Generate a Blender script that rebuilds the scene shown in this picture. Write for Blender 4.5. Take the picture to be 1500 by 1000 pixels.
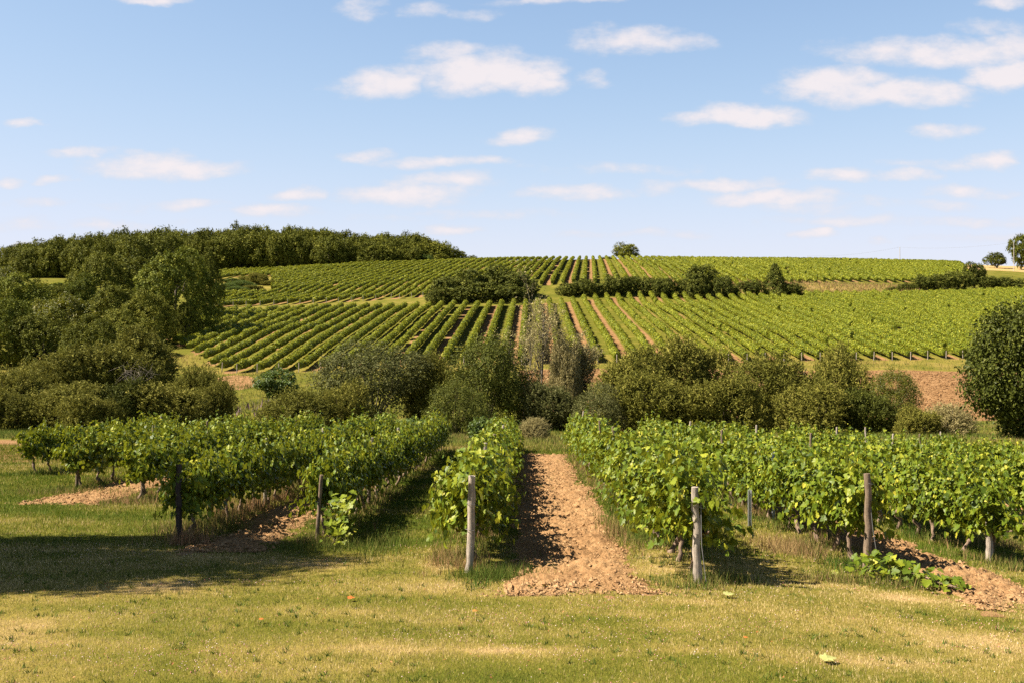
import bpy, math, random
import numpy as np
from mathutils import Vector

for o in list(bpy.data.objects):
    bpy.data.objects.remove(o, do_unlink=True)
SC = bpy.context.scene
COL = SC.collection
# ------------------------------------------------------------------ camera
EYE = 2.5
F = 1458.0                       # focal length in pixels of the 1500 px wide photograph (35 mm lens)
HZ = 430.0                       # eye-level line
cam_d = bpy.data.cameras.new("camera")
cam_d.sensor_width = 36.0
cam_d.lens = 35.0
cam_d.shift_y = -(500.0 - HZ) / 1500.0
cam_d.clip_start = 0.1
cam_d.clip_end = 20000
cam = bpy.data.objects.new("camera", cam_d)
cam.location = (0, 0, EYE)
cam.rotation_euler = (math.radians(90), 0, 0)
COL.objects.link(cam)
SC.camera = cam
# ------------------------------------------------------------------ light
SUN_EL, SUN_AZ = math.radians(48.5), math.radians(-95)      # azimuth clockwise from +Y (the view direction)
sd = Vector((math.sin(SUN_AZ) * math.cos(SUN_EL), math.cos(SUN_AZ) * math.cos(SUN_EL), math.sin(SUN_EL)))
sl = bpy.data.lights.new("sun", 'SUN')
sl.energy = 5.0
sl.angle = math.radians(0.53)
sl.color = (1.0, 0.90, 0.76)
so = bpy.data.objects.new("sun", sl)
so.rotation_euler = sd.to_track_quat('Z', 'Y').to_euler()
so.location = (-30, -10, 40)
COL.objects.link(so)

SKY_STRENGTH = 0.093
W = bpy.data.worlds.new("World")
SC.world = W
W.use_nodes = True


def build_world():
    nt = W.node_tree
    N, L = nt.nodes, nt.links
    N.clear()
    out = N.new('ShaderNodeOutputWorld')
    bg = N.new('ShaderNodeBackground')
    L.new(bg.outputs[0], out.inputs[0])
    sky = N.new('ShaderNodeTexSky')
    sky.sky_type = 'NISHITA'
    sky.sun_disc = False
    sky.sun_elevation = SUN_EL
    sky.sun_rotation = SUN_AZ
    sky.air_density = 0.85
    sky.dust_density = 0.5
    sky.altitude = 800
    sky.ozone_density = 1.4
    bg.inputs['Strength'].default_value = SKY_STRENGTH
    tc = N.new('ShaderNodeTexCoord')
    sep = N.new('ShaderNodeSeparateXYZ')
    L.new(tc.outputs['Generated'], sep.inputs[0])

    def m(op, a, b=None, c=None, clamp=False):
        n = N.new('ShaderNodeMath')
        n.operation = op
        n.use_clamp = clamp
        for i, v in enumerate((a, b, c)):
            if v is None:
                continue
            if isinstance(v, (int, float)):
                n.inputs[i].default_value = v
            else:
                L.new(v, n.inputs[i])
        return n.outputs[0]
    ya = m('MAXIMUM', m('ABSOLUTE', sep.outputs[1]), 0.02)
    u = m('DIVIDE', sep.outputs[0], ya)
    v = m('DIVIDE', sep.outputs[2], ya)
    comb = N.new('ShaderNodeCombineXYZ')
    L.new(u, comb.inputs[0])
    L.new(v, comb.inputs[1])

    def noise(scale, detail, rough, sx=1.0, sy=1.0):
        mp = N.new('ShaderNodeVectorMath')
        mp.operation = 'MULTIPLY'
        L.new(comb.outputs[0], mp.inputs[0])
        mp.inputs[1].default_value = (sx, sy, 1)
        n = N.new('ShaderNodeTexNoise')
        n.inputs['Scale'].default_value = scale
        n.inputs['Detail'].default_value = detail
        n.inputs['Roughness'].default_value = rough
        L.new(mp.outputs[0], n.inputs['Vector'])
        return n
    # wisp the cloud coordinates
    nd = noise(9.0, 5.0, 0.6, 1.0, 2.2)
    dv = N.new('ShaderNodeVectorMath')
    dv.operation = 'MULTIPLY_ADD'
    L.new(nd.outputs['Color'], dv.inputs[0])
    dv.inputs[1].default_value = (0.085, 0.030, 0)
    dv.inputs[2].default_value = (-0.0425, -0.015, 0)
    add = N.new('ShaderNodeVectorMath')
    add.operation = 'ADD'
    L.new(comb.outputs[0], add.inputs[0])
    L.new(dv.outputs[0], add.inputs[1])
    P = add.outputs[0]
    clouds = [  # sky position of each cloud: centre, half width, half height (degrees-like units), thickness
        (715, 108, 118, 36, 1.0), (560, 120, 74, 26, .85), (655, 80, 75, 18, .6), (780, 118, 60, 30, .9),
        (930, 60, 95, 17, .5), (872, 115, 30, 15, .45),
        (1230, 122, 110, 28, 1.0), (1310, 138, 130, 26, 1.0), (1470, 108, 60, 30, .95), (1380, 76, 150, 20, .55), (1480, 72, 80, 24, .7),
        (1100, 168, 88, 19, .95), (1030, 172, 55, 12, .6), (1392, 194, 40, 11, .5), (1458, 233, 52, 16, .8),
        (755, 199, 62, 12, .65), (205, 243, 105, 20, .75), (290, 245, 75, 13, .55), (120, 222, 48, 9, .45),
        (47, 175, 36, 9, .7), (440, 285, 38, 12, .8), (405, 311, 75, 12, .65), (590, 285, 105, 22, .85), (650, 266, 80, 13, .55),
        (840, 281, 92, 14, .75), (655, 237, 85, 10, .5), (545, 228, 38, 9, .4), (1232, 260, 62, 13, .8), (1070, 269, 80, 10, .5),
        (1130, 289, 110, 14, .8), (1325, 260, 46, 9, .5), (1415, 278, 62, 11, .5), (1188, 346, 38, 9, .8), (1293, 354, 24, 8, .7),
        (12, 267, 40, 10, .7), (86, 265, 28, 7, .5), (530, 13, 42, 14, .4), (622, 13, 28, 13, .4), (688, 18, 34, 10, .3),
        (215, 1, 66, 8, .7), (665, 339, 50, 8, .5), (1478, 5, 46, 9, .55), (1260, 326, 130, 9, .35), (1420, 326, 80, 9, .35),
        (805, 3, 110, 7, .5), (180, 329, 110, 8, .28), (40, 298, 60, 7, .25), (42, 362, 28, 9, .7), (1345, 242, 80, 7, .25),
        (30, 330, 70, 9, .22), (965, 273, 36, 12, .35), (1480, 40, 60, 14, .35), (1170, 305, 60, 10, .3), (300, 352, 150, 8, .32), (950, 345, 120, 7, .28), (1430, 352, 90, 8, .32), (700, 312, 130, 8, .26), (250, 300, 110, 8, .26), (1330, 300, 120, 9, .32), (900, 245, 110, 9, .25), (560, 322, 50, 7, .25),
    ]
    acc = None
    for (px, py, hw, hh, amp) in clouds:
        if amp < .6:
            amp, hw, hh = amp * 1.3, hw * 1.15, hh * 1.15
        hw, hh = hw * 1.12 / F, hh * 1.12 / F
        cx, cy = (px - 750) / F, (HZ - py) / F
        ma = N.new('ShaderNodeVectorMath')
        ma.operation = 'MULTIPLY_ADD'
        L.new(P, ma.inputs[0])
        ma.inputs[1].default_value = (1 / hw, 1 / hh, 0)
        ma.inputs[2].default_value = (-cx / hw, -cy / hh, 0)
        dt = N.new('ShaderNodeVectorMath')
        dt.operation = 'DOT_PRODUCT'
        L.new(ma.outputs[0], dt.inputs[0])
        L.new(ma.outputs[0], dt.inputs[1])
        val = m('MULTIPLY_ADD', dt.outputs['Value'], -amp, amp)
        acc = val if acc is None else m('MAXIMUM', acc, val)
    fb = noise(26.0, 9.0, 0.6, 1.0, 1.9)
    fb2 = noise(7.0, 4.0, 0.55, 1.0, 2.6)
    e = m('MULTIPLY_ADD', fb.outputs['Fac'], 1.5, -0.74)
    e2 = m('MULTIPLY_ADD', fb2.outputs['Fac'], 0.6, -0.27)
    dens = m('ADD', m('ADD', acc, e), e2)
    ss = N.new('ShaderNodeMapRange')
    ss.interpolation_type = 'SMOOTHSTEP'
    ss.inputs['From Min'].default_value = 0.0
    ss.inputs['From Max'].default_value = .95
    ss.inputs['To Max'].default_value = 0.92
    L.new(dens, ss.inputs['Value'])
    # cloud colour: thick parts white, thin parts greyer
    cr = N.new('ShaderNodeValToRGB')
    cr.color_ramp.elements[0].position = 0.1
    cr.color_ramp.elements[0].color = (0.74, 0.74, 0.80, 1)
    cr.color_ramp.elements[1].position = 0.9
    cr.color_ramp.elements[1].color = (0.93, 0.858, 0.872, 1)
    L.new(dens, cr.inputs[0])
    cs = N.new('ShaderNodeVectorMath')
    cs.operation = 'SCALE'
    L.new(cr.outputs[0], cs.inputs[0])
    cs.inputs['Scale'].default_value = 1.0 / SKY_STRENGTH * CLOUD_GAIN
    # sky colour correction (bright horizon compressed, overhead dimmed)
    ssp = N.new('ShaderNodeSeparateColor')
    L.new(sky.outputs[0], ssp.inputs[0])
    tint = N.new('ShaderNodeCombineColor')
    deep = N.new('ShaderNodeMapRange')          # dims the sky overhead, out of view, so less fill reaches the shadows
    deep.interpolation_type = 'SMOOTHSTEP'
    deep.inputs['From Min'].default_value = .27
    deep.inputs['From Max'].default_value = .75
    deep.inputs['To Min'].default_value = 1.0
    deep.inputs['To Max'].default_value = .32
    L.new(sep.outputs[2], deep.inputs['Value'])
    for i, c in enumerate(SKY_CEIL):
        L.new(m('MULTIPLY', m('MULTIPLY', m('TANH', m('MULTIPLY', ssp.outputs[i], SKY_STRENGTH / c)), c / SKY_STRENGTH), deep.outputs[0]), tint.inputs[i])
    mx = N.new('ShaderNodeMix')
    mx.data_type = 'RGBA'
    L.new(ss.outputs[0], mx.inputs['Factor'])
    L.new(tint.outputs[0], mx.inputs[6])
    L.new(cs.outputs[0], mx.inputs[7])
    L.new(mx.outputs[2], bg.inputs['Color'])


CLOUD_GAIN = 0.365
SKY_CEIL = (.302, .311, .376)     # the haze near the horizon levels off
build_world()

SC.view_settings.view_transform = 'Standard'
SC.view_settings.look = 'None'
SC.view_settings.exposure = 1.47
SC.view_settings.gamma = 1.0
SC.cycles.max_bounces = 6
SC.cycles.diffuse_bounces = 1
SC.cycles.transmission_bounces = 2
SC.cycles.glossy_bounces = 2
SC.cycles.use_denoising = False

# ------------------------------------------------------------------ numpy helpers
RG = np.random.default_rng(7)
random.seed(7)


def smooth(a, b, x):
    t = np.clip((x - a) / (b - a), 0, 1)
    return t * t * (3 - 2 * t)


_LAT = np.random.default_rng(3).random((256, 256))


def vnoise(x, y):
    x = np.asarray(x, float)
    y = np.asarray(y, float)
    xi, yi = np.floor(x).astype(int), np.floor(y).astype(int)
    fx, fy = x - xi, y - yi
    fx, fy = fx * fx * (3 - 2 * fx), fy * fy * (3 - 2 * fy)
    a = _LAT[xi & 255, yi & 255]
    b = _LAT[(xi + 1) & 255, yi & 255]
    c = _LAT[xi & 255, (yi + 1) & 255]
    d = _LAT[(xi + 1) & 255, (yi + 1) & 255]
    return (a * (1 - fx) + b * fx) * (1 - fy) + (c * (1 - fx) + d * fx) * fy


def fbm(x, y, o=4):
    s, a, t = 0, .5, 0
    for i in range(o):
        s = s + a * vnoise(x * 2 ** i + 17.3 * i, y * 2 ** i + 9.1 * i)
        t += a
        a *= .5
    return s / t


# ------------------------------------------------------------------ terrain height
DK = np.array([44, 60, 75, 95, 110, 130, 150, 185, 215, 245, 262, 275, 300, 350, 420, 450, 500, 700, 2600.])
PX = np.array([0, 350, 615, 864, 1200, 1400, 1500.])
PY = np.array([
    [658, 640, 630, 612, 590, 560, 538, 500, 470, 448, 440, 434, 425, 412, 398, 396, 402, 412, 428],
    [658, 642, 636, 612, 590, 560, 540, 491, 467, 452, 447, 441, 428, 413, 398, 394, 400, 410, 428],
    [658, 642, 636, 615, 592, 562, 536, 491, 467, 450, 441, 435, 420, 402, 385.5, 384, 390, 405, 428],
    [658, 642, 636, 615, 592, 562, 536, 491, 467, 449, 425, 408, 401, 391, 380.5, 380, 386, 402, 428],
    [658, 642, 636, 618, 600, 565, 536, 491, 467, 449, 441, 434, 416, 397, 383, 382, 388, 402, 428],
    [658, 642, 636, 618, 600, 565, 538, 491, 467, 449, 440, 434, 421, 401, 388, 387, 391, 404, 428],
    [658, 642, 636, 618, 600, 565, 540, 491, 467, 449, 440, 434, 424, 404, 393, 391, 394, 405, 428]])
LU = np.linspace(-1.3, 1.3, 209)
LD = np.exp(np.linspace(np.log(40), np.log(2600), 420))


def _build_lut():
    zc = -(PY - HZ) / F * DK[None, :]
    z = np.stack([np.interp(LD, DK, zc[i]) for i in range(len(PX))])
    uc = (PX - 750) / F
    Z = np.stack([np.interp(LU, uc, z[:, j]) for j in range(len(LD))], axis=1)
    k = np.exp(-np.linspace(-2, 2, 7) ** 2)
    k /= k.sum()
    for _ in range(1):
        Zp = np.pad(Z, ((0, 0), (3, 3)), mode='edge')
        Z = sum(k[i] * Zp[:, i:i + Z.shape[1]] for i in range(7))
    k = np.exp(-np.linspace(-2, 2, 13) ** 2)
    k /= k.sum()
    Zp = np.pad(Z, ((6, 6), (0, 0)), mode='edge')
    return sum(k[i] * Zp[i:i + Z.shape[0], :] for i in range(13))


LUT = _build_lut()


def near_h(x, y):
    t = np.where(x - 2.0 > 0, x - 2.0, 0)
    tilt = 0.055 * (np.sqrt(t * t + .25) - .5)
    tilt = np.minimum(tilt, 1.2)
    return -(2.5 + .0995 * np.maximum(y, -4)) - tilt


def H(x, y):
    x = np.asarray(x, float)
    y = np.asarray(y, float)
    yy = np.maximum(y, 40.01)
    u = np.clip(x / yy, -1.29, 1.29)
    fu = (u - LU[0]) / (LU[1] - LU[0])
    fd = (np.log(np.minimum(yy, 2590)) - math.log(40)) / (math.log(2600) - math.log(40)) * (len(LD) - 1)
    iu = np.clip(fu.astype(int), 0, len(LU) - 2)
    idd = np.clip(fd.astype(int), 0, len(LD) - 2)
    a, b = fu - iu, fd - idd
    far = (LUT[iu, idd] * (1 - a) + LUT[iu + 1, idd] * a) * (1 - b) + (LUT[iu, idd + 1] * (1 - a) + LUT[iu + 1, idd + 1] * a) * b
    w = smooth(44, 58, y)
    z = near_h(x, y) * (1 - w) + far * w
    # gentle unevenness
    z = z + (fbm(x * .35 + 5, y * .35) - .5) * .10 * smooth(3, 12, y) + (fbm(x * .05, y * .05 + 3) - .5) * .9 * smooth(60, 110, y)
    return z + EYE


def h1(x, y):
    return float(H(np.array([x]), np.array([y]))[0])


def hit(px, py, d0=4, d1=120):
    """where the ground is seen at a picture position"""
    u, v = (px - 750) / F, -(py - HZ) / F
    d = np.linspace(d0, d1, 4000)
    g = H(u * d, d) - (EYE + v * d)
    k = np.argmax(g > 0)
    return u * d[k], d[k]


# ------------------------------------------------------------------ mesh building
class MB:
    def __init__(self):
        self.v, self.f, self.lv, self.sm, self.mi, self.n = [], [], [], [], [], 0

    def add(self, v, f, lv=0.5, sm=False, mi=0):
        v = np.asarray(v, float).reshape(-1, 3)
        f = np.asarray(f, int)
        if len(f) == 0:
            return
        self.v.append(v)
        self.f.append(f + self.n)
        self.lv.append(np.broadcast_to(np.asarray(lv, float), (len(f),)))
        self.sm.append(np.full(len(f), sm))
        self.mi.append(np.full(len(f), mi))
        self.n += len(v)

    def mesh(self, name, mats):
        me = bpy.data.meshes.new(name)
        v = np.concatenate(self.v)
        loops = np.concatenate([f.ravel() for f in self.f])
        tot = np.concatenate([np.full(len(f), f.shape[1]) for f in self.f])
        st = np.concatenate([[0], np.cumsum(tot)[:-1]])
        me.vertices.add(len(v))
        me.vertices.foreach_set('co', v.astype(np.float32).ravel())
        me.loops.add(len(loops))
        me.loops.foreach_set('vertex_index', loops.astype(np.int32))
        me.polygons.add(len(tot))
        me.polygons.foreach_set('loop_start', st.astype(np.int32))
        me.polygons.foreach_set('use_smooth', np.concatenate(self.sm))
        me.polygons.foreach_set('material_index', np.concatenate(self.mi).astype(np.int32))
        at = me.attributes.new('lv', 'FLOAT', 'FACE')
        at.data.foreach_set('value', np.concatenate(self.lv).astype(np.float32))
        for m_ in (mats if isinstance(mats, (list, tuple)) else [mats]):
            me.materials.append(m_)
        me.update(calc_edges=True)
        return me


def link(name, data, parent=None, loc=None, label=None, cat=None, group=None, kind=None):
    o = bpy.data.objects.new(name, data)
    COL.objects.link(o)
    if parent is not None:
        o.parent = parent
    if loc is not None:
        o.location = loc
    for k, val in (('label', label), ('category', cat), ('group', group), ('kind', kind)):
        if val:
            o[k] = val
    return o


def norm(a):
    return a / np.maximum(np.linalg.norm(a, axis=-1, keepdims=True), 1e-9)


def tube(mb, pts, rad, sides=7, lv=.5, cap=True, rough=0.0, rng=None):
    pts = np.asarray(pts, float)
    n = len(pts)
    rad = np.broadcast_to(np.asarray(rad, float), (n,))
    tg = norm(np.gradient(pts, axis=0))
    ref = np.array([0.31, 0.93, 0.2])
    a = norm(np.cross(tg, ref))
    b = np.cross(tg, a)
    th = np.arange(sides) / sides * 2 * np.pi
    rr = np.ones((n, sides))
    if rough and rng is not None:
        rr = 1 + rough * (rng.random((n, sides)) - .5) * 2
    ring = pts[:, None, :] + (rad[:, None] * rr)[:, :, None] * (np.cos(th)[None, :, None] * a[:, None, :] + np.sin(th)[None, :, None] * b[:, None, :])
    v = ring.reshape(-1, 3)
    i = np.arange(n - 1)[:, None] * sides
    j = np.arange(sides)[None, :]
    jn = (j + 1) % sides
    f = np.stack([i + j, i + jn, i + sides + jn, i + sides + j], -1).reshape(-1, 4)
    mb.add(v, f, lv, True)
    if cap:
        c = np.concatenate([ring[-1], [pts[-1] + tg[-1] * rad[-1] * .3]])
        k = np.arange(sides)
        mb.add(c, np.stack([k, (k + 1) % sides, np.full(sides, sides)], -1), lv, False)


def basis(nrm, tip):
    t = tip - (tip * nrm).sum(-1, keepdims=True) * nrm
    t = norm(t)
    return t, np.cross(t, nrm)


def cards(mb, pos, nrm, tip, ln, wd, lv, fold=0.12):
    """rhombic leaf faces"""
    nrm = norm(nrm)
    t, s = basis(nrm, tip)
    ln = np.broadcast_to(ln, (len(pos),))[:, None]
    wd = np.broadcast_to(wd, (len(pos),))[:, None]
    v = np.stack([pos - t * ln * .5, pos + s * wd * .5 - t * ln * .05 + nrm * ln * fold, pos + t * ln * .5, pos - s * wd * .5 - t * ln * .05 + nrm * ln * fold], 1)
    f = np.arange(len(pos) * 4).reshape(-1, 4)
    mb.add(v, f, lv)


_half = [(.13, -.10), (.30, -.07), (.47, .10), (.36, .22), (.52, .46), (.30, .50), (.22, .74)]
LEAF2D = np.array([(0, 0)] + _half + [(0, 1.0)] + [(-x, y) for x, y in reversed(_half)])


def vine_leaves(mb, pos, nrm, tip, size, lv, rng):
    nrm = norm(nrm)
    t, s = basis(nrm, tip)
    n = len(pos)
    k = len(LEAF2D)
    o = LEAF2D
    sz = size[:, None, None]
    cup = (.16 * np.abs(o[:, 0]) ** 1.3 - .18 * (o[:, 1] - .4) ** 2)[None, :, None] * (rng.random((n, 1, 1)) * 1.6 - .2) + (rng.random((n, k, 1)) - .5) * .07
    rim = pos[:, None, :] + sz * (o[None, :, 0:1] * s[:, None, :] + o[None, :, 1:2] * t[:, None, :] + cup * nrm[:, None, :])
    cen = pos[:, None, :] + sz * (.36 * t[:, None, :] - .03 * nrm[:, None, :])
    v = np.concatenate([rim, cen], 1)
    i = np.arange(k)
    tri = np.stack([i, (i + 1) % k, np.full(k, k)], -1)
    f = (np.arange(n)[:, None, None] * (k + 1) + tri[None]).reshape(-1, 3)
    mb.add(v.reshape(-1, 3), f, np.repeat(lv, k))


# ------------------------------------------------------------------ materials
def new_mat(name):
    m_ = bpy.data.materials.new(name)
    m_.use_nodes = True
    nt = m_.node_tree
    nt.nodes.clear()
    return m_, nt, nt.nodes, nt.links


def ramp(N, stops):
    r = N.new('ShaderNodeValToRGB')
    e = r.color_ramp.elements
    while len(e) < len(stops):
        e.new(0.5)
    for el, (p, c) in zip(e, stops):
        el.position = p
        el.color = (*c, 1)
    return r


def leaf_mat(name, stops, trans=.3, tcol=(.30, .36, .04), rough=.5, spec=.3, hue=.35):
    m_, nt, N, L = new_mat(name)
    out = N.new('ShaderNodeOutputMaterial')
    at = N.new('ShaderNodeAttribute')
    at.attribute_name = 'lv'
    r = ramp(N, stops)
    oi = N.new('ShaderNodeObjectInfo')
    ma = N.new('ShaderNodeMath')
    ma.operation = 'MULTIPLY_ADD'
    L.new(oi.outputs['Random'], ma.inputs[0])
    ma.inputs[1].default_value = hue * .5
    ma.inputs[2].default_value = -hue * .25
    ad = N.new('ShaderNodeMath')
    ad.operation = 'ADD'
    ad.use_clamp = True
    L.new(at.outputs['Fac'], ad.inputs[0])
    L.new(ma.outputs[0], ad.inputs[1])
    L.new(ad.outputs[0], r.inputs[0])
    p = N.new('ShaderNodeBsdfPrincipled')
    p.inputs['Roughness'].default_value = rough
    p.inputs['Specular IOR Level'].default_value = spec
    L.new(r.outputs[0], p.inputs['Base Color'])
    tr = N.new('ShaderNodeBsdfTranslucent')
    mc = N.new('ShaderNodeMix')
    mc.data_type = 'RGBA'
    mc.inputs['Factor'].default_value = .6
    L.new(r.outputs[0], mc.inputs[6])
    mc.inputs[7].default_value = (*tcol, 1)
    L.new(mc.outputs[2], tr.inputs[0])
    mx = N.new('ShaderNodeMixShader')
    mx.inputs[0].default_value = trans
    L.new(p.outputs[0], mx.inputs[1])
    L.new(tr.outputs[0], mx.inputs[2])
    L.new(mx.outputs[0], out.inputs[0])
    return m_


def wood_mat(name, c1, c2, scale=18, bump=.5, stretch=.12, rough=.9):
    m_, nt, N, L = new_mat(name)
    out = N.new('ShaderNodeOutputMaterial')
    p = N.new('ShaderNodeBsdfPrincipled')
    p.inputs['Roughness'].default_value = rough
    p.inputs['Specular IOR Level'].default_value = .15
    tc = N.new('ShaderNodeTexCoord')
    mp = N.new('ShaderNodeMapping')
    mp.inputs['Scale'].default_value = (1, 1, stretch)
    L.new(tc.outputs['Object'], mp.inputs[0])
    n = N.new('ShaderNodeTexNoise')
    n.inputs['Scale'].default_value = scale * 2
    n.inputs['Detail'].default_value = 8
    n.inputs['Roughness'].default_value = .7
    L.new(mp.outputs[0], n.inputs['Vector'])
    n2 = N.new('ShaderNodeTexNoise')
    n2.inputs['Scale'].default_value = scale * .4
    n2.inputs['Detail'].default_value = 4
    L.new(tc.outputs['Object'], n2.inputs['Vector'])
    a = N.new('ShaderNodeMath')
    a.operation = 'MULTIPLY_ADD'
    L.new(n2.outputs['Fac'], a.inputs[0])
    a.inputs[1].default_value = .5
    L.new(n.outputs['Fac'], a.inputs[2])
    r = ramp(N, [(.45, c1), (.95, c2)])
    L.new(a.outputs[0], r.inputs[0])
    L.new(r.outputs[0], p.inputs['Base Color'])
    b = N.new('ShaderNodeBump')
    b.inputs['Strength'].default_value = bump
    b.inputs['Distance'].default_value = .02
    L.new(n.outputs['Fac'], b.inputs['Height'])
    L.new(b.outputs[0], p.inputs['Normal'])
    L.new(p.outputs[0], out.inputs[0])
    return m_


def flat_lv_mat(name, stops, rough=.9, trans=0.0, spec=.1):
    """colour picked per face from the mesh"""
    m_, nt, N, L = new_mat(name)
    out = N.new('ShaderNodeOutputMaterial')
    at = N.new('ShaderNodeAttribute')
    at.attribute_name = 'lv'
    r = ramp(N, stops)
    L.new(at.outputs['Fac'], r.inputs[0])
    p = N.new('ShaderNodeBsdfPrincipled')
    p.inputs['Roughness'].default_value = rough
    p.inputs['Specular IOR Level'].default_value = spec
    L.new(r.outputs[0], p.inputs['Base Color'])
    if trans:
        t = N.new('ShaderNodeBsdfTranslucent')
        L.new(r.outputs[0], t.inputs[0])
        mx = N.new('ShaderNodeMixShader')
        mx.inputs[0].default_value = trans
        L.new(p.outputs[0], mx.inputs[1])
        L.new(t.outputs[0], mx.inputs[2])
        L.new(mx.outputs[0], out.inputs[0])
    else:
        L.new(p.outputs[0], out.inputs[0])
    return m_


G_STOPS = [(0, (.098, .145, .012)), (.35, (.215, .215, .024)), (.65, (.41, .325, .09)), (1, (.68, .52, .27))]
M_VINE = leaf_mat("vine_leaf", [(0, (.034, .060, .006)), (.45, (.108, .156, .011)), (.78, (.245, .27, .020)), (1, (.42, .38, .04))], .22, (.38, .38, .02), .45, .2)
M_VROW = leaf_mat("vine_row_leaf", [(0, (.050, .075, .006)), (.55, (.165, .192, .012)), (1, (.36, .35, .03))], .25, (.36, .34, .02), .55, .2, hue=.3)
M_OAK = leaf_mat("oak_leaf", [(0, (.046, .056, .008)), (.6, (.125, .136, .016)), (1, (.24, .23, .03))], .15, (.16, .15, .02), .6, .08, hue=.8)
M_OAKL = leaf_mat("sunny_oak_leaf", [(0, (.048, .064, .008)), (.6, (.120, .142, .016)), (1, (.24, .24, .03))], .15, (.2, .2, .02), .6, .08, hue=.6)
M_OLIVE = leaf_mat("willow_leaf", [(0, (.068, .074, .012)), (.6, (.170, .166, .027)), (1, (.32, .285, .06))], .2, (.2, .18, .03), .65, .08, hue=.5)
M_GREY = leaf_mat("sallow_leaf", [(0, (.048, .054, .016)), (.6, (.115, .120, .036)), (1, (.23, .22, .09))], .2, (.17, .17, .04), .6, .1, hue=.5)
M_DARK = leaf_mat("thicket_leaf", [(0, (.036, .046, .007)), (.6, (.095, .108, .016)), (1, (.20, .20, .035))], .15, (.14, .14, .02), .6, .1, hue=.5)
M_YELL = leaf_mat("ash_leaf", [(0, (.045, .060, .008)), (.6, (.11, .12, .014)), (1, (.22, .19, .02))], .25, (.28, .28, .02), .5, .25)
M_PALE = leaf_mat("poplar_leaf", [(0, (.16, .14, .05)), (.6, (.34, .29, .12)), (1, (.52, .44, .22))], .3, (.32, .26, .09), .6, .15)
M_GLOSS = leaf_mat("glossy_leaf", [(0, (.028, .036, .006)), (.6, (.070, .082, .011)), (1, (.15, .155, .024))], .12, (.12, .13, .02), .5, .1, hue=.2)
M_BRAM = leaf_mat("bramble_leaf", [(0, (.035, .065, .012)), (.6, (.075, .12, .018)), (1, (.16, .19, .04))], .25, (.25, .30, .03), .5, .3)
M_BARK = wood_mat("bark", (.035, .028, .020), (.13, .105, .075), 4, .6)
M_TWIG = wood_mat("pale_bark", (.09, .075, .055), (.27, .23, .18), 5, .3)
M_VTRUNK = wood_mat("vine_bark", (.05, .034, .024), (.32, .225, .155), 22, 1.0)
M_POSTP = wood_mat("pale_post_wood", (.08, .062, .048), (.50, .425, .34), 16, 1.0)
M_POSTB = wood_mat("brown_post_wood", (.05, .036, .026), (.26, .19, .13), 18, .9)
M_POSTD = wood_mat("dark_post_wood", (.02, .015, .012), (.08, .06, .045), 18, .9)
M_METAL = wood_mat("galvanised_steel", (.30, .31, .32), (.50, .52, .53), 10, .05, rough=.5)
M_WIRE = wood_mat("wire_steel", (.10, .10, .10), (.22, .21, .20), 10, .05, rough=.5)
M_CONC = wood_mat("pole_concrete", (.28, .25, .22), (.45, .41, .36), 3, .1)
M_GRASS = flat_lv_mat("grass_blade", G_STOPS, .75, .25, .15)
M_WEED = flat_lv_mat("weed_stem", [(0, (.06, .11, .015)), (.4, (.16, .17, .035)), (.7, (.30, .20, .09)), (1, (.36, .19, .10))], .8, .25)
M_CLOD = flat_lv_mat("soil_clod", [(0, (.155, .083, .037)), (.6, (.295, .172, .08)), (1, (.42, .275, .14))])
M_CLOV = flat_lv_mat("clover_flower", [(0, (.50, .17, .15)), (.5, (.58, .33, .30)), (1, (.70, .58, .50))])


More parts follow.
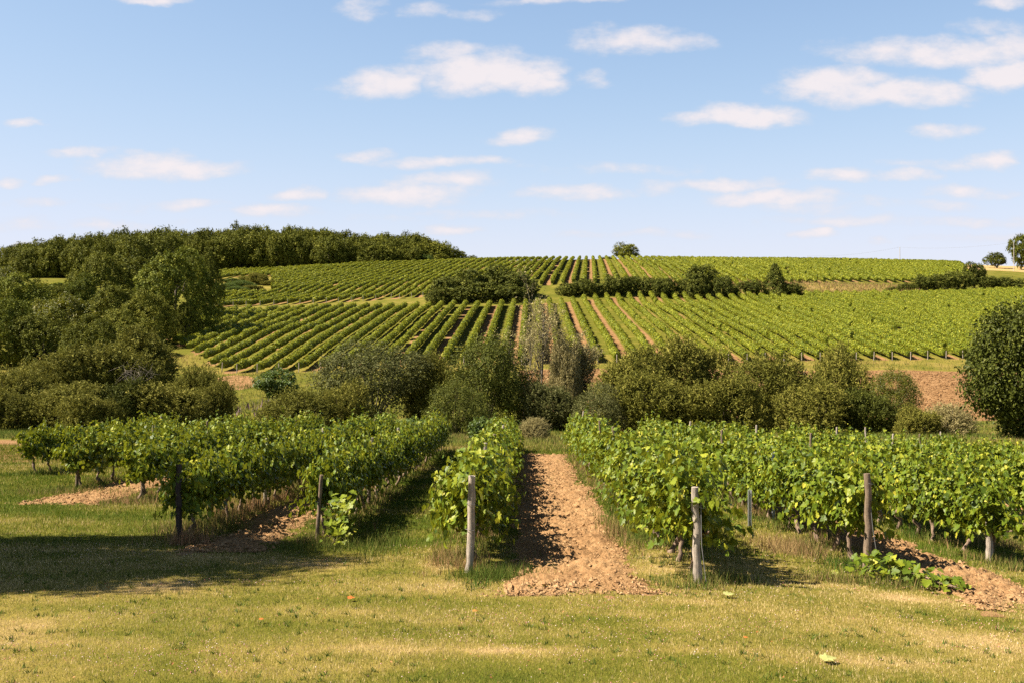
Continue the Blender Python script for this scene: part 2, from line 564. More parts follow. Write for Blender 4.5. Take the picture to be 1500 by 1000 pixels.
def ground_mat():
    m_, nt, N, L = new_mat("terrain")
    out = N.new('ShaderNodeOutputMaterial')
    p = N.new('ShaderNodeBsdfPrincipled')
    p.inputs['Roughness'].default_value = 1
    p.inputs['Specular IOR Level'].default_value = .05
    geo = N.new('ShaderNodeNewGeometry')
    sep = N.new('ShaderNodeSeparateXYZ')
    L.new(geo.outputs['Position'], sep.inputs[0])

    def noise(s, d=5, r=.6):
        n = N.new('ShaderNodeTexNoise')
        n.inputs['Scale'].default_value = s
        n.inputs['Detail'].default_value = d
        n.inputs['Roughness'].default_value = r
        L.new(geo.outputs['Position'], n.inputs['Vector'])
        return n.outputs['Fac']

    def m(op, a, b=None, c=None, clamp=False):
        n = N.new('ShaderNodeMath')
        n.operation = op
        n.use_clamp = clamp
        for i, v in enumerate((a, b, c)):
            if v is None:
                continue
            if isinstance(v, (int, float)):
                n.inputs[i].default_value = v
            else:
                L.new(v, n.inputs[i])
        return n.outputs[0]

    def attr(nm):
        a = N.new('ShaderNodeAttribute')
        a.attribute_name = nm
        return a.outputs['Fac']

    def mix(f, a, b):
        n = N.new('ShaderNodeMix')
        n.data_type = 'RGBA'
        L.new(f, n.inputs['Factor'])
        L.new(a, n.inputs[6])
        L.new(b, n.inputs[7])
        return n.outputs[2]
    n1 = noise(.28, 6)
    n2 = noise(5.0, 6, .7)
    n3 = noise(30., 4, .7)
    dry = attr('dry')
    gf = m('ADD', m('MULTIPLY_ADD', n1, 1.1, -.35), m('MULTIPLY_ADD', n2, .6, -.3))
    gf = m('ADD', gf, m('MULTIPLY_ADD', dry, .75, -.1), clamp=True)
    grass = ramp(N, [(0, (.06, .075, .009)), (.4, (.12, .115, .016)), (.7, (.22, .17, .04)), (1, (.38, .26, .11))])
    L.new(gf, grass.inputs[0])
    soil = ramp(N, [(.3, (.13, .07, .030)), (.5, (.24, .135, .058)), (.75, (.34, .21, .105))])
    n4 = noise(.9, 6, .75)
    L.new(m('ADD', m('MULTIPLY_ADD', n4, 1.0, -.25), m('MULTIPLY', n2, .5)), soil.inputs[0])
    # lanes between the far vine rows: every second one is tilled
    def lane(slope, off):
        x0 = m('SUBTRACT', sep.outputs[0], m('MULTIPLY', sep.outputs[1], slope))
        t = m('DIVIDE', m('SUBTRACT', x0, off), 5.84)
        d = m('ABSOLUTE', m('SUBTRACT', t, m('ROUND', t)))        # 0 at the tilled lane's centre line
        e = m('ADD', d, m('MULTIPLY_ADD', n2, .10, -.05))
        mr = N.new('ShaderNodeMapRange')
        mr.inputs['From Min'].default_value = .15
        mr.inputs['From Max'].default_value = .20
        mr.inputs['To Min'].default_value = 1
        mr.inputs['To Max'].default_value = 0
        L.new(e, mr.inputs['Value'])
        return mr.outputs[0]
    s_low = m('MULTIPLY', lane(.0206, 14.4), attr('low'))
    s_up = m('MULTIPLY', lane(.078, 0.0), attr('up'))
    sw = m('ADD', attr('soil'), m('MULTIPLY_ADD', n2, .5, -.25))
    sr = N.new('ShaderNodeMapRange')
    sr.inputs['From Min'].default_value = .35
    sr.inputs['From Max'].default_value = .65
    L.new(sw, sr.inputs['Value'])
    tot = m('MAXIMUM', m('MAXIMUM', s_low, s_up), sr.outputs[0])
    L.new(mix(tot, grass.outputs[0], soil.outputs[0]), p.inputs['Base Color'])
    b = N.new('ShaderNodeBump')
    b.inputs['Strength'].default_value = .6
    b.inputs['Distance'].default_value = .12
    L.new(m('ADD', n2, m('MULTIPLY', n3, .4)), b.inputs['Height'])
    L.new(b.outputs[0], p.inputs['Normal'])
    L.new(p.outputs[0], out.inputs[0])
    return m_


def soil_mat():
    m_, nt, N, L = new_mat("tilled_soil")
    out = N.new('ShaderNodeOutputMaterial')
    p = N.new('ShaderNodeBsdfPrincipled')
    p.inputs['Roughness'].default_value = 1
    p.inputs['Specular IOR Level'].default_value = .05
    geo = N.new('ShaderNodeNewGeometry')

    def noise(s, d, r):
        n = N.new('ShaderNodeTexNoise')
        n.inputs['Scale'].default_value = s
        n.inputs['Detail'].default_value = d
        n.inputs['Roughness'].default_value = r
        L.new(geo.outputs['Position'], n.inputs['Vector'])
        return n.outputs['Fac']
    a, b_ = noise(16, 7, .65), noise(1.2, 3, .5)
    ad = N.new('ShaderNodeMath')
    ad.operation = 'MULTIPLY_ADD'
    L.new(b_, ad.inputs[0])
    ad.inputs[1].default_value = .5
    L.new(a, ad.inputs[2])
    r = ramp(N, [(.45, (.155, .083, .036)), (.72, (.285, .163, .073)), (1, (.40, .258, .128))])
    L.new(ad.outputs[0], r.inputs[0])
    L.new(r.outputs[0], p.inputs['Base Color'])
    bp = N.new('ShaderNodeBump')
    bp.inputs['Strength'].default_value = 1
    bp.inputs['Distance'].default_value = .04
    L.new(a, bp.inputs['Height'])
    L.new(bp.outputs[0], p.inputs['Normal'])
    L.new(p.outputs[0], out.inputs[0])
    return m_


M_GROUND = ground_mat()
M_SOIL = soil_mat()

# ------------------------------------------------------------------ where things are
NEAR_DIR = 20 / F                  # the near rows run a touch towards the right
LOW_DIR, UP_DIR = .0206, .078


def px_of(x, y):
    return 750 + F * x / y


def low_zone(x, y):
    px = px_of(x, np.maximum(y, 1))
    top = np.interp(px, [250, 310, 615, 780, 1100, 1480, 1900], [205, 230, 243, 246, 268, 286, 300])
    bot = np.interp(px, [240, 330, 450, 560, 1000, 1400, 1900], [182, 143, 144, 149, 154, 158, 160])
    return (y > bot) & (y < top) & (px > 212)


def up_zone(x, y):
    px = px_of(x, np.maximum(y, 1))
    bot = np.interp(px, [300, 350, 615, 680, 860, 1050, 1200, 1350, 1450], [245, 249, 270, 274, 270, 276, 302, 312, 340])
    top = np.interp(px, [300, 350, 615, 700, 1300, 1405, 1420], [405, 418, 432, 446, 446, 442, 345])
    bay = (px < 398) & (y > 292) & (y < 372)
    return (y > bot) & (y < top) & (px > 312) & (px < 1425) & ~bay


# near rows: base of the end post in the picture
def row_at(px, py):
    x, y = hit(px, py)
    return x - NEAR_DIR * y, y


R_C = row_at(685, 838)
R_L1 = row_at(463, 792)
R_L2 = row_at(263, 793)
R_L3 = row_at(208, 731)
R_L4 = row_at(115, 714)
R_L5 = row_at(22, 698)
R_R1 = row_at(1021, 853)
R_R2 = row_at(1270, 833)
R_R3 = row_at(1449, 822)
R_R4 = row_at(1499, 767)
NEAR_ROWS = [  # key, X0, y start, y end, words
    ("L5", R_L5[0], R_L5[1] + .9, 43, "outermost near row beside the brown field"),
    ("L4", R_L4[0], R_L4[1] - .3, 43, "near row one in from the brown field"),
    ("L3", R_L3[0], R_L3[1] - .5, 43, "near row behind the slanting bare trunks"),
    ("L2", R_L2[0], R_L2[1] + .2, 43, "near row that begins at the dark post"),
    ("L1", R_L1[0], R_L1[1] + .3, 42.5, "near row that begins at the thin square stake"),
    ("C", R_C[0], R_C[1] + .35, 42.5, "short row that begins at the leaning grey post"),
    ("R1", R_R1[0], R_R1[1] + .25, 43, "near row that begins at the split pale post"),
    ("R2", R_R2[0], R_R2[1] + .3, 43, "near row that begins at the brown knotted post"),
    ("R3", R_R3[0], R_R3[1] - .2, 43, "near row that begins at the low square stump post"),
    ("R4", R_R4[0], R_R4[1] - 2.6, 43, "near row past the low square stump post"),
    ("R5", R_R4[0] + 2.75, 24, 43, "near row two past the low square stump post"),
    ("R6", R_R4[0] + 5.5, 30, 43, "near row three past the low square stump post"),
    ("R7", R_R4[0] + 8.25, 35, 43, "outermost near row below the glossy dark tree"),
]
ROWX = {k: x for k, x, a, b, w in NEAR_ROWS}
SOIL_LANES = [("C", "R1", 12.3, 40), ("L2", "L1", 15.7, 38), ("L4", "L3", 22.3, 40), ("R2", "R3", 12.2, 40), ("R4", "R5", 20, 40)]


def lane_soil(x, y):
    """how far inside a tilled near lane (metres, >0 inside)"""
    x0 = x - NEAR_DIR * y
    best = np.full(np.shape(x), -9.)
    for a, b, y0, y1 in SOIL_LANES:
        xa, xb = ROWX[a] + .42, ROWX[b] - .62
        if a == "C":
            xa, xb = ROWX[a] + .55, ROWX[b] - .62
        d = np.minimum(np.minimum(x0 - xa, xb - x0), np.minimum((y - y0) * .42, y1 - y))
        best = np.maximum(best, d)
    return best + (fbm(np.asarray(x) * 1.7, np.asarray(y) * 1.1 + 40, 3) - .5) * .55 + (vnoise(np.asarray(x) * 4.1, np.asarray(y) * 3.3) - .5) * .30


def row_dist(x, y):
    x0 = np.asarray(x) - NEAR_DIR * np.asarray(y)
    d = np.full(np.shape(x0), 99.)
    for k, rx, y0, y1, w in NEAR_ROWS:
        e = np.abs(x0 - rx)
        e = np.where((np.asarray(y) > y0 - .6) & (np.asarray(y) < y1 + .6), e, 99.)
        d = np.minimum(d, e)
    return d


def lawn_dry(x, y):
    """0 lush, 1 parched"""
    d = .55 + 1.45 * (fbm(x * .38 + 3, y * .95, 4) - .5) + .5 * (fbm(x * 1.6, y * 2.6 + 8, 3) - .5)
    d = d - .42 * smooth(13.0, 18.5, y) + .10 * smooth(12, 9, y)
    for bx, by, rx, ry, a in DRY_SPOTS:
        d = d + a * np.exp(-((x - bx) / rx) ** 2 - ((y - by) / ry) ** 2)
    return d


DRY_SPOTS = []
for (px_, py_, rx_, ry_, a_) in [(650, 825, .28, .8, .75), (660, 855, .45, .35, .5), (1150, 800, .5, .9, .7), (1220, 858, .6, .4, .5), (740, 955, 1.6, .16, .6), (1250, 965, 2.0, .25, .45),
                                 (1330, 875, .8, .4, .5), (1080, 850, .5, .5, .4), (180, 745, 1.5, .6, .5), (500, 770, 1., .5, -.25), (600, 900, 1.6, .4, .2),
                                 (1080, 720, .5, 1.5, .5), (430, 900, 2.0, .5, .3)]:
    _x, _y = hit(px_, py_)
    DRY_SPOTS.append((_x, _y, rx_, ry_, a_))


# ------------------------------------------------------------------ ground sheet
def build_ground():
    yn = np.concatenate([np.linspace(-60, 2, 14), np.linspace(2.4, 60, 190)[0:], np.linspace(60.6, 160, 120), np.linspace(161, 460, 240), np.exp(np.linspace(np.log(465), np.log(2590), 40))])
    an = np.concatenate([np.linspace(-1.28, -.62, 40)[:-1], np.linspace(-.62, .62, 420), np.linspace(.62, 1.28, 40)[1:]])
    A, Y = np.meshgrid(an, yn)
    X = A * (np.maximum(Y, 0) + 22)
    Z = H(X, Y)
    ny, nx = X.shape
    v = np.stack([X, Y, Z], -1).reshape(-1, 3)
    i = (np.arange(ny - 1)[:, None] * nx + np.arange(nx - 1)[None, :]).ravel()
    f = np.stack([i, i + 1, i + nx + 1, i + nx], -1)
    mb = MB()
    mb.add(v, f, .5, True)
    me = mb.mesh("ground", M_GROUND)
    x, y = X.ravel(), Y.ravel()
    px = px_of(x, np.maximum(y, 1))

    def put(nm, val):
        a = me.attributes.new(nm, 'FLOAT', 'POINT')
        a.data.foreach_set('value', np.asarray(val, np.float32))
    put('low', low_zone(x, y).astype(float))
    put('up', up_zone(x, y).astype(float))
    soil = ((y > 98) & (y < 146) & (px > 760) & (px < 1900)).astype(float)
    soil = np.maximum(soil, (((px - 345) / 30) ** 2 + ((y - 132) / 9) ** 2 < 1).astype(float))
    soil = np.maximum(soil, np.where((y < 70) & (y > 36), smooth(-16.0, -17.2, x - NEAR_DIR * y) * smooth(33, 36, y) * smooth(60, 52, y), 0))
    soil = np.maximum(soil, .55 * ((px > 600) & (px < 900) & (y > 43) & (y < 47)))
    put('soil', soil)
    dry = np.where(y < 46, lawn_dry(x, y), .35)
    dry = np.where((px > 1060) & (px < 1345) & (y > 268) & (y < 300), .85, dry)
    dry = np.where((px > 300) & (px < 402) & (y > 288) & (y < 376), .62, dry)
    dry = np.where((px > 300) & (px < 640) & (y > 228) & (y < 272), .5, dry)
    dry = np.where((y > 142) & (y < 162), .62, dry)
    dry = np.where((px > 1410) & (y > 345) & (y < 372), .4, dry)
    dry = np.where((px > 1400) & (y > 378), 1.3, dry)
    put('dry', dry)
    link("ground", me, kind="structure")


build_ground()


def build_soil():
    mb = MB()
    for a, b, y0, y1 in SOIL_LANES:
        xa, xb = ROWX[a] + .1, ROWX[b] - .2
        st = .045 if y0 < 13 else .06
        xs = np.arange(xa, xb, st)
        ys = [y0 - .4]
        while ys[-1] < y1 + .4:
            ys.append(ys[-1] + st * max(1, ys[-1] / 16))
        X0, Y = np.meshgrid(xs, np.array(ys))
        X = X0 + NEAR_DIR * Y
        ins = lane_soil(X, Y)
        bump = (fbm(X * 5, Y * 5, 3) - .42) * .09 + np.abs(fbm(X * 11 + 7, Y * 11, 3) - .5) * .27 - .015
        Z = H(X, Y) + np.where(ins > 0, smooth(0, .45, ins) * (.02 + bump), 0) - smooth(.06, -.05, ins) * .05
        ny, nx = X.shape
        v = np.stack([X, Y, Z], -1).reshape(-1, 3)
        i = (np.arange(ny - 1)[:, None] * nx + np.arange(nx - 1)[None, :]).ravel()
        f = np.stack([i, i + 1, i + nx + 1, i + nx], -1)
        keep = ins.ravel()[f].max(1) > -.1
        mb.add(v, f[keep], .5, True)
    link("tilled_soil", mb.mesh("tilled_soil", M_SOIL), kind="structure")
    # clods
    mb = MB()
    oct_v = np.array([[1, 0, 0], [-1, 0, 0], [0, 1, 0], [0, -1, 0], [0, 0, 1], [0, 0, -1.]])
    of = np.array([[0, 2, 4], [2, 1, 4], [1, 3, 4], [3, 0, 4], [2, 0, 5], [1, 2, 5], [3, 1, 5], [0, 3, 5]])
    for a, b, y0, y1 in SOIL_LANES:
        n = int(9000 * (1.0 if y0 < 17 else .5))
        y = y0 + (y1 - y0) * RG.random(n) ** 1.9
        x = ROWX[a] + (ROWX[b] - ROWX[a]) * RG.random(n) + NEAR_DIR * y
        k = lane_soil(x, y) > .06 - .30 * RG.random(n) ** 2.5
        x, y = x[k], y[k]
        n = len(x)
        s = np.exp(RG.normal(math.log(.0105), .6, n)) * np.maximum(1, y / 20)
        s = np.minimum(s, .036)
        z = H(x, y) + .045 * smooth(-.05, .2, lane_soil(x, y)) + s * .3
        d = oct_v[None] * (s[:, None, None] * (.65 + .7 * RG.random((n, 6, 1)))) * np.array([1, 1, .7]) + (RG.random((n, 6, 3)) - .5) * s[:, None, None] * .7
        v = np.stack([x, y, z], -1)[:, None] + d
        f = (np.arange(n)[:, None, None] * 6 + of[None]).reshape(-1, 3)
        mb.add(v, f, np.repeat(np.clip(RG.normal(.6, .2, n), 0, 1), 8))
    link("soil_clods", mb.mesh("soil_clods", M_CLOD), kind="stuff", label="dry lumps of tilled earth between the near vine rows")


build_soil()


def field_clods():
    mb = MB()
    oct_v = np.array([[1, 0, 0], [-1, 0, 0], [0, 1, 0], [0, -1, 0], [0, 0, 1], [0, 0, -1.]])
    of = np.array([[0, 2, 4], [2, 1, 4], [1, 3, 4], [3, 0, 4], [2, 0, 5], [1, 2, 5], [3, 1, 5], [0, 3, 5]])
    n = 30000
    y = 98 + 48 * RG.random(n)
    y = np.where(RG.random(n) < .6, np.round(y / 1.1) * 1.1 + RG.normal(0, .16, n), y)
    px = 770 + 700 * RG.random(n)
    k = (px > 1240) | (px < 900) | (RG.random(n) < .3)
    x, y = ((px - 750) / F * y)[k], y[k]
    n = len(x)
    s = np.minimum(np.exp(RG.normal(math.log(.055), .5, n)), .17)
    d = oct_v[None] * (s[:, None, None] * (.65 + .7 * RG.random((n, 6, 1)))) * np.array([1.3, 1, .8]) + (RG.random((n, 6, 3)) - .5) * s[:, None, None] * .7
    v = np.stack([x, y, H(x, y) + s * .3], -1)[:, None] + d
    mb.add(v, (np.arange(n)[:, None, None] * 6 + of[None]).reshape(-1, 3), np.repeat(np.clip(RG.normal(.4, .2, n), 0, 1), 8))
    link("field_clods", mb.mesh("field_clods", flat_lv_mat("ploughed_clod", [(0, (.13, .068, .028)), (.6, (.25, .138, .060)), (1, (.36, .22, .11))])), kind="stuff", label="clods of the ploughed field in the valley")


field_clods()


def blades(mb, x, y, hgt, wid, lv, lean=.6, rng=RG):
    n = len(x)
    z = H(x, y) - .004
    th = rng.random(n) * 2 * np.pi
    sx, sy = np.cos(th) * wid * .5, np.sin(th) * wid * .5
    la = rng.random(n) * 2 * np.pi
    lm = hgt * lean * rng.random(n)
    b0 = np.stack([x - sx, y - sy, z], -1)
    b1 = np.stack([x + sx, y + sy, z], -1)
    tp = np.stack([x + np.cos(la) * lm, y + np.sin(la) * lm, z + hgt], -1)
    v = np.stack([b0, b1, tp], 1)
    mb.add(v, np.arange(n * 3).reshape(-1, 3), lv)


def build_grass():
    mb = MB()
    nC = 620000
    d = (8.0 ** .5 + (48.0 ** .5 - 8.0 ** .5) * RG.random(nC)) ** 2
    u = (RG.random(nC) * 2 - 1) * .56
    x, y = u * d, d
    keep = lane_soil(x, y) < .02 + .70 * RG.random(nC) ** 2.2 * smooth(19, 14, y) + .1 * (RG.random(nC) - .6)
    x, y = x[keep], y[keep]
    dry = lawn_dry(x, y)
    lush = fbm(x * .9 + 30, y * .9, 3)
    lv = np.clip(dry + RG.normal(0, .34, len(x)), 0, 1)
    hg = (.017 + .026 * RG.random(len(x))) * (1 + .5 * (lush - .4)) * (1 + .9 * smooth(14.5, 18, y) * RG.random(len(x)))
    wd = .0055 * np.maximum(y / 10, .9)
    blades(mb, x, y, hg * np.maximum(1, (y / 16) ** .5), wd, lv)
    link("lawn_grass", mb.mesh("lawn_grass", M_GRASS), kind="stuff", label="short sunburnt grass of the lawn and the mown lanes")
    # taller weeds along and under the vine rows and at the soil edges
    mb = MB()
    for k, rx, y0, y1, w in NEAR_ROWS:
        n = int((y1 - y0) * (150 if k in ("C", "R1", "L1", "L2", "R2", "R3") else 80))
        y = y0 - .7 + (y1 - y0 + 1) * RG.random(n) ** 1.4
        x = rx + NEAR_DIR * y + RG.normal(0, .30, n)
        cl = fbm(x * 1.3 + 80, y * 1.3, 3)
        kk = RG.random(n) < smooth(.32, .62, cl)
        x, y, cl = x[kk], y[kk], cl[kk]
        n = len(x)
        red = fbm(x * .6 + 11, y * .5 + 70, 2) + (.15 if k in ("L2", "L3") else (-.05 if k in ("C", "L1") else -.22))
        hg = (.07 + .22 * RG.random(n)) * (.5 + cl) * (1.3 if k == "L2" else .8)
        for rep in range(3):
            blades(mb, x + RG.normal(0, .03, n), y + RG.normal(0, .03, n), hg * (.6 + .4 * RG.random(n)), .011 * np.maximum(y / 14, 1), np.clip(red * 1.1 + RG.normal(-.05, .2, n), 0, 1), .5)
    # tufts of straw coloured long grass at the lawn's edge
    for (px, py, rx, ry, n, lo, hi) in [(1160, 805, .5, .9, 1500, .55, .8), (655, 820, .22, .6, 500, .55, .8), (300, 775, .8, .5, 1400, .2, .75), (730, 845, .5, .35, 1300, 0, .35), (480, 800, .5, .5, 900, .1, .5),
                                        (1055, 850, .5, .35, 900, 0, .6), (1400, 790, .6, 1.0, 1100, .0, .7), (870, 700, .35, 6, 1500, .3, 1.), (900, 780, .22, 1.6, 900, .2, .95), (1220, 850, .5, .3, 500, .3, .7),
                                        (240, 735, 1.2, .6, 900, .2, .9), (560, 800, .35, 1.5, 900, .0, .5), (1480, 800, .4, .5, 500, .3, .8), (120, 722, 1.6, .7, 900, .2, .7), (1330, 860, .7, .2, 500, .1, .7)]:
        cx, cy = hit(px, py)
        x, y = cx + RG.normal(0, rx * .6, n), cy + RG.normal(0, ry * .6, n)
        blades(mb, x, y, .06 + .20 * RG.random(n) ** 1.5, .009 * np.maximum(y / 14, 1), lo + (hi - lo) * RG.random(n), .7)
    # flat rosettes of broad leaved weeds in the lawn
    n = 900
    d = 8.4 + 8 * RG.random(n)
    u = (RG.random(n) * 2 - 1) * .55
    x, y = u * d, d
    k = (fbm(x * .8 + 90, y * 1.4, 3) > .47) & (lane_soil(x, y) < -.05)
    x, y = x[k], y[k]
    for rep in range(9):
        blades(mb, x + RG.normal(0, .022, len(x)), y + RG.normal(0, .022, len(x)), .035 + .03 * RG.random(len(x)), .013, np.clip(RG.normal(.10, .09, len(x)), 0, 1), 1.5)
    # meadow between the rows' far end and the thickets
    n = 90000
    d = 42 + 52 * RG.random(n) ** 1.1
    u = (RG.random(n) * 2 - 1) * .56
    x, y = u * d, d
    px = px_of(x, y)
    k = ~((px < 60) & (d < 58))
    x, y = x[k], y[k]
    n = len(x)
    lvv = np.clip(.2 + .9 * (fbm(x * .25, y * .25, 4) - .35) + RG.normal(0, .12, n), 0, .85)
    blades(mb, x, y, .12 + .35 * RG.random(n) * fbm(x * .2 + 4, y * .2, 2), .03 * y / 45, lvv, .6)
    n = 60000
    d = 96 + 66 * RG.random(n)
    x = (RG.random(n) * 2 - 1) * .56 * d
    px = px_of(x, d)
    k = ~low_zone(x, d) & ~((px > 755) & (d > 97) & (d < 147))
    x, y = x[k], d[k]
    n = len(x)
    blades(mb, x, y, (.12 + .5 * RG.random(n)) * (.4 + fbm(x * .2 + 9, y * .2, 2)), .07, np.clip(.28 + 1.0 * (fbm(x * .15 + 40, y * .15, 4) - .42) + RG.normal(0, .12, n), 0, .75), .6)
    n = 9000
    d = 268 + 34 * RG.random(n)
    px = 1060 + 290 * RG.random(n)
    x = (px - 750) / F * d
    blades(mb, x, d, .3 + .8 * RG.random(n), .16, np.clip(RG.normal(.62, .16, n), 0, 1), .6)
    # small green plants sprouting in the tilled lanes
    n = 260
    y = 12.6 + 24 * RG.random(n) ** 1.5
    x = ROWX["C"] + (ROWX["R1"] - ROWX["C"]) * RG.random(n) + NEAR_DIR * y
    k = fbm(x * .8 + 3, y * .5 + 13, 2) > .47
    x, y = x[k], y[k]
    for rep in range(9):
        blades(mb, x + RG.normal(0, .05, len(x)), y + RG.normal(0, .05, len(x)), .06 + .06 * RG.random(len(x)), .016, np.clip(RG.normal(.08, .08, len(x)), 0, 1), 1.2)
    link("tall_weeds", mb.mesh("tall_weeds", M_WEED), kind="stuff", label="long dry grass and reddish weeds under the vines")
    # clover heads scattered in the lawn
    mb = MB()
    n = 8000
    d = 8.3 + 8 * RG.random(n) ** 1.2
    u = (RG.random(n) * 2 - 1) * .55
    x, y = u * d, d
    k = (RG.random(n) < smooth(.50, .66, fbm(x * .7 + 60, y * 1.7 + 5, 3)) + .06) & (lane_soil(x, y) < -.05)
    x, y = x[k], y[k]
    n = len(x)
    ico = np.array([[1, 0, 0], [-1, 0, 0], [0, 1, 0], [0, -1, 0], [0, 0, 1], [0, 0, -1.]])
    of = np.array([[0, 2, 4], [2, 1, 4], [1, 3, 4], [3, 0, 4], [2, 0, 5], [1, 2, 5], [3, 1, 5], [0, 3, 5]])
    s = .0042 + .0035 * RG.random(n) ** 2
    v = np.stack([x, y, H(x, y) + .045 + .015 * RG.random(n)], -1)[:, None] + ico[None] * s[:, None, None]
    mb.add(v, (np.arange(n)[:, None, None] * 6 + of[None]).reshape(-1, 3), np.repeat(RG.random(n), 8))
    link("clover_flowers", mb.mesh("clover_flowers", M_CLOV), kind="stuff", label="tiny pink and white clover heads in the lawn")


build_grass()


def leaf_litter():
    mb = MB()
    n = 420
    d = 8.4 + 9 * RG.random(n)
    u = (RG.random(n) * 2 - 1) * .55
    x, y = u * d, d
    k = lane_soil(x, y) < 0
    x, y = x[k], y[k]
    n = len(x)
    P = np.stack([x, y, H(x, y) + .035], -1)
    cards(mb, P, RG.normal(0, .35, (n, 3)) + np.array([0, 0, 1.]), RG.normal(0, 1, (n, 3)), RG.uniform(.012, .045, n), RG.uniform(.008, .028, n), RG.random(n), .2)
    link("leaf_litter", mb.mesh("leaf_litter", flat_lv_mat("dead_leaf", [(0, (.30, .10, .035)), (.5, (.22, .12, .05)), (1, (.42, .24, .10))], .8, .1)), kind="stuff", label="scraps of dead orange and brown leaves in the lawn")


leaf_litter()


def purple_flowers():
    mb = MB()
    n = 260
    c = np.array([(368, 104), (392, 108), (402, 100), (415, 106), (380, 98), (350, 98)])[RG.integers(0, 6, n)]
    px, y = c[:, 0] + RG.normal(0, 7, n), c[:, 1] + RG.normal(0, 2.5, n)
    x = (px - 750) / F * y
    blades(mb, x, y, .3 + .5 * RG.random(n), .09, RG.random(n), .4)
    link("purple_flowers", mb.mesh("purple_flowers", flat_lv_mat("purple_bloom", [(0, (.10, .10, .03)), (.5, (.16, .08, .14)), (1, (.26, .15, .26))])), kind="stuff", label="purple heather like blooms in the grassy hollow")


purple_flowers()


# ------------------------------------------------------------------ grapevines
def vine_foliage(seed, n_shoots=84, hmax=1.0):
    rng = np.random.default_rng(seed)
    P, Nn, T = [], [], []
    stems = MB()
    for i in range(n_shoots):
        y0 = rng.uniform(-.62, .62)
        s = np.array([rng.normal(0, .07), y0, rng.uniform(.52, .90)])
        th = rng.normal(0, .62)
        ph = rng.normal(0, .35)
        dr = norm(np.array([math.sin(th), math.sin(ph), math.cos(th) * 1.0 + .15]))
        hang = i % 8 == 0
        if hang:                                   # shoots that bend over and hang down the side
            dr = norm(np.array([rng.choice((-1, 1)) * .8, math.sin(ph), .25]))
        ln = rng.uniform(.45, .98) * hmax
        if rng.random() < .13:
            ln *= 1.3
            dr = norm(dr + np.array([0, 0, .8]))
        droop = rng.uniform(1.0, 1.5) if hang else rng.uniform(.05, .75)
        if hang:
            ln *= .75
        k = int(ln / .043)
        t = (np.arange(k) + .5) / k
        pts = s[None] + dr[None] * (ln * t)[:, None]
        pts[:, 2] -= droop * ln * t ** 2 * .75
        pts[:, 0] += np.sign(dr[0]) * .05 * t
        P.append(pts + rng.normal(0, .045, pts.shape))
        out = np.stack([np.sign(pts[:, 0]) * (.5 + np.abs(pts[:, 0])), rng.normal(0, .3, k), .35 + .5 * (pts[:, 2] - .6)], -1)
        Nn.append(out + rng.normal(0, .75, out.shape))
        tp = np.stack([pts[:, 0] * .8, rng.normal(0, .6, k), -.8 + rng.normal(0, .35, k)], -1)
        T.append(tp)
    P, Nn, T = np.concatenate(P), np.concatenate(Nn), np.concatenate(T)
    P[:, 2] = np.where(P[:, 2] < .42, .42 + rng.random(len(P)) * .35, P[:, 2])
    mb = MB()
    sz = rng.uniform(.055, .135, len(P))
    lv = np.clip(rng.normal(.45, .2, len(P)), 0, 1)
    young = rng.random(len(P)) < .04 + .14 * smooth(1.15, 1.7, P[:, 2])
    lv = np.where(young, rng.uniform(.75, 1, len(P)), lv)
    sz = np.where(young, sz * .75, sz)
    vine_leaves(mb, P, Nn, T, sz, lv, rng)
    return mb.mesh("foliage", M_VINE)


def vine_trunk(seed):
    rng = np.random.default_rng(seed)
    mb = MB()
    k = 9
    t = np.linspace(0, 1, k)
    lean = rng.normal(0, .09, 2)
    wob = np.cumsum(rng.normal(0, .040, (k, 2)), axis=0)
    pts = np.stack([lean[0] * t * .7 + wob[:, 0], lean[1] * t * 1.5 + wob[:, 1], -.05 + t * .62], -1)
    tube(mb, pts, .036 + .02 * (1 - t) ** 2 + .028 * np.exp(-((t - .92) / .12) ** 2) + rng.normal(0, .007, k), 8, .5, True, .22, rng)
    for s in (-1, 1):
        q = np.linspace(0, 1, 6)
        a = np.stack([pts[-1, 0] + rng.normal(0, .02, 6), pts[-1, 1] + s * q * .5, pts[-1, 2] - .02 + q * .12 + rng.normal(0, .015, 6)], -1)
        tube(mb, a, .03 - .018 * q, 6, .5, True, .2, rng)
    return mb.mesh("trunk", M_VTRUNK)


VF = [vine_foliage(100 + i) for i in range(9)]
VT = [vine_trunk(300 + i) for i in range(7)]


def grapevine(x, y, sc, rot, fol, trk, label, group):
    r = link("grapevine", None, None, (x, y, h1(x, y) - .01), label, "grapevine", group)
    r.rotation_euler = (0, 0, rot)
    r.scale = sc
    r.empty_display_size = .3
    link("foliage", fol, r)
    link("trunk", trk, r)
    return r


